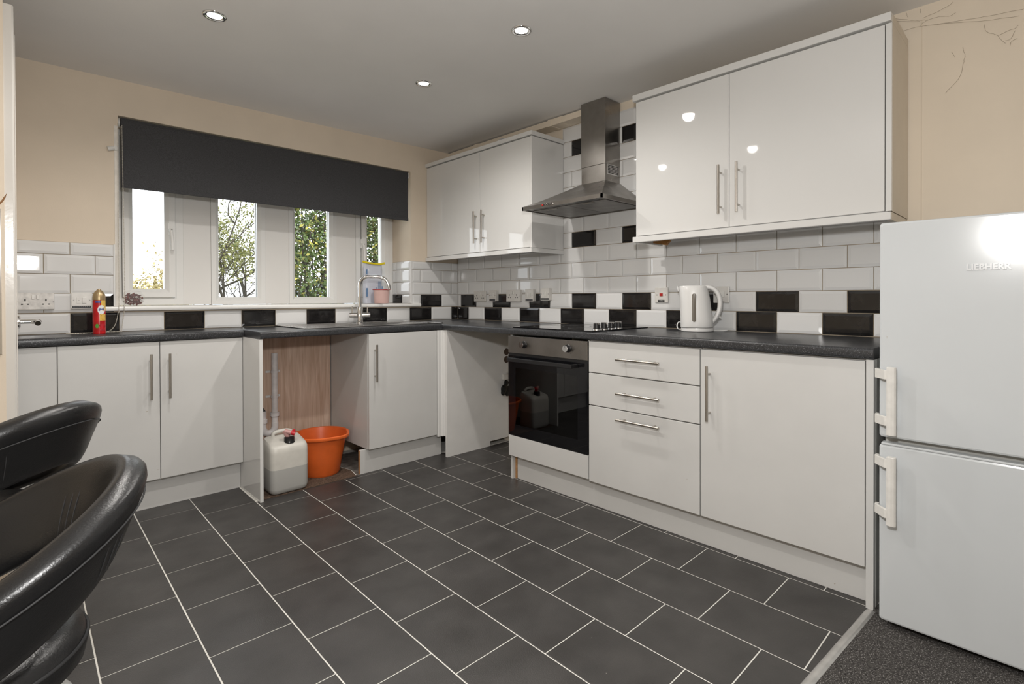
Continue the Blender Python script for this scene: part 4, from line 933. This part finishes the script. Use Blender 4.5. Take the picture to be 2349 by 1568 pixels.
# ------------------------------------------------------------------ cobwebs by the long wall unit
def wallpt(u, v, x=-.003):
    d = fw + r2 * ((u - PX) / FPX) - u2 * ((v - PY) / FPX); t = (x - CAM.x) / d.x; p = CAM + d * t; return (x, p.y, p.z)
z7 = lambda x, y: (2020 + x / 7.128, y / 7.128)
strands = [[(200, 300), (420, 322), (640, 330), (780, 322)], [(200, 345), (440, 352), (640, 352)], [(300, 525), (490, 470), (650, 432), (900, 400), (1300, 335), (1800, 255), (2340, 145)], [(720, 425), (1200, 372), (1700, 340), (2260, 260)],
           [(640, 430), (700, 370), (770, 330)], [(700, 290), (920, 195), (1060, 120), (1130, 80), (1180, 30)], [(760, 330), (950, 275), (1130, 260), (1200, 225), (1230, 205)],
           [(1700, 400), (1705, 470), (1760, 535), (1880, 565), (1960, 635), (2040, 710)], [(1930, 580), (2080, 505), (2210, 455), (2250, 405)], [(2040, 665), (2130, 630), (2200, 500)], [(2120, 740), (2140, 680), (2240, 625)],
           [(1350, 770), (1350, 820), (1380, 900), (1360, 1010), (1290, 1260), (1200, 1370), (1060, 1520)], [(1160, 850), (1220, 940)], [(420, 200), (450, 290)], [(650, 150), (655, 215)]]
cw = M()
for s_ in strands:
    pts = smoothpath([wallpt(*z7(*q), x=-.0045) for q in s_], 5); cw.tube([p + Vector((0, random.gauss(0, .0006), random.gauss(0, .0006))) for p in pts], .00045, 4)
tagged(cw.build('cobweb', 'web'), 'dusty cobweb strands on the beige wall above the fridge', 'cobweb')

# ------------------------------------------------------------------ garden outside
M().box(-14, 26, .6, 45, -.7, -.45).build('garden_ground', 'grass', **S(label='grassy garden outside the window'))
hp = M(); n = 40
top = [(-30 + 3 * i, 60, 2.6 + 1.2 * math.sin(i * .35) + .5 * math.sin(i * 1.1)) for i in range(n)]
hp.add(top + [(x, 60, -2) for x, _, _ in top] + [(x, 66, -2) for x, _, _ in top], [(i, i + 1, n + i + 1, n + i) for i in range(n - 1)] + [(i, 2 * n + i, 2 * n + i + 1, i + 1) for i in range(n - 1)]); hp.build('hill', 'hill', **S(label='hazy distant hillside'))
def leaves(m, pts, size, per, spread, rng):
    for c in pts:
        for _ in range(per):
            p = Vector(c) + Vector((rng.gauss(0, spread), rng.gauss(0, spread), rng.gauss(0, spread)))
            a = Vector((rng.gauss(0, 1), rng.gauss(0, 1), rng.gauss(0, 1))).normalized(); b = a.cross(Vector((rng.gauss(0, 1), rng.gauss(0, 1), rng.gauss(0, 1)))).normalized(); s = size * rng.uniform(.6, 1.3)
            m.add([p - a * s, p - b * s * .5, p + a * s, p + b * s * .5], [(0, 1, 2, 3)])
def grow(m, p, d, L_, r, depth, tips, rng, spread=.55, cx=None, lim=9):
    pts = [Vector(p)]; dd = Vector(d).normalized(); k = 5
    for i in range(k):
        dd = (dd + Vector((rng.gauss(0, .16), rng.gauss(0, .16), rng.gauss(0, .10) + .03)) + (Vector((-.5 if pts[-1].x > cx else .5, 0, .1)) if cx is not None and abs(pts[-1].x - cx) > lim else Vector())).normalized(); pts.append(pts[-1] + dd * L_ / k)
    m.tube(pts, [r * (1 - .45 * i / k) for i in range(k + 1)], 6)
    if depth <= 2: tips += pts[1:]
    if depth > 0:
        for _ in range(3 if depth > 1 else 3):
            q = pts[rng.randint(2, k)]; nd = (dd + Vector((rng.gauss(0, spread), rng.gauss(0, spread), rng.gauss(0, spread * .7)))).normalized(); grow(m, q, nd, L_ * rng.uniform(.6, .8), r * .55, depth - 1, tips, rng, spread, cx, lim)
def tree(name, loc, label, h, stems, r, depth, size, per, spread, leafm, seed, cat='tree', second=None, sp=.55, lim=9, zmin=-9):
    rng = random.Random(seed); t = thing(name, loc, label, cat); m = M(); tips = []
    for i in range(stems):
        a = rng.uniform(0, 6.28); grow(m, (loc[0] + .12 * math.cos(a) * stems * .5, loc[1] + .12 * math.sin(a) * stems * .3, loc[2]), (math.cos(a) * .25, math.sin(a) * .2, 1), h, r, depth, tips, rng, sp, loc[0], lim)
    tips = [q for q in tips if q.z > zmin + rng.uniform(-.3, .3)]
    m.build('branches', 'bark', t)
    m = M(); leaves(m, tips, size, per, spread, rng); m.build('foliage', leafm, t, kind='stuff')
    if second:
        m = M(); leaves(m, rng.sample(tips, len(tips) // 3), size, max(1, per // 3), spread * 1.1, rng); m.build('autumn_leaves', second, t, kind='stuff')
tree('garden_tree', (.95, 9.2, -.45), 'bare-branched tree with sparse leaves outside the second window light', 2.0, 3, .045, 4, .034, 4, .11, 'leaf_olive', 11, second='leaf_green', sp=.48, lim=.55, zmin=1.75)
def hedge(x0, x1, y0, y1, z1, n, label, seed):
    rng = random.Random(seed); t = thing('hedge', ((x0 + x1) / 2, (y0 + y1) / 2, -.45), label, 'hedge'); m = M()
    for i in range(26):
        x = rng.uniform(x0 + .1, x1 - .1); y = rng.uniform(y0 + .1, y1 - .1)
        m.tube(smoothpath([(x, y, -.45), (x + rng.gauss(0, .06), y, .6), (x + rng.gauss(0, .12), y, 1.6), (x + rng.gauss(0, .15), y, z1 * rng.uniform(.75, 1))], 3), [.018] * 5 + [.010] * 3 + [.004] * 2, 5)
    m.build('stems', 'bark', t)
    for nm, mm, q in (('foliage', 'leaf_green', n), ('pale_leaves', 'leaf_olive', n // 3), ('yellow_leaves', 'leaf_gold', n // 10)):
        m = M(); pts = []
        while len(pts) < q:
            p = (rng.uniform(x0, x1), rng.uniform(y0, y1), -.4 + (z1 + .4) * rng.random() ** .9)
            if math.sin(p[0] * 9 + seed) * math.sin(p[2] * 7 + p[0] * 3) + rng.uniform(-.5, 1.3) > -.1: pts.append(p)
        leaves(m, pts, .030, 1, .01, rng); m.build(nm, mm, t, kind='stuff')
hedge(-.25, .80, 3.3, 4.1, 3.0, 14000, 'tall leafy hedge with sky gaps outside the third window light', 5)
hedge(1.02, 2.1, 3.0, 4.0, 3.0, 20000, 'dense leafy hedge outside the rightmost window light', 8)
tree('garden_bush', (-.93, 8.2, -.45), 'yellow autumn bush low outside the leftmost window light', .98, 8, .014, 3, .034, 7, .09, 'leaf_yellow', 21, 'bush', sp=.45, lim=.45)
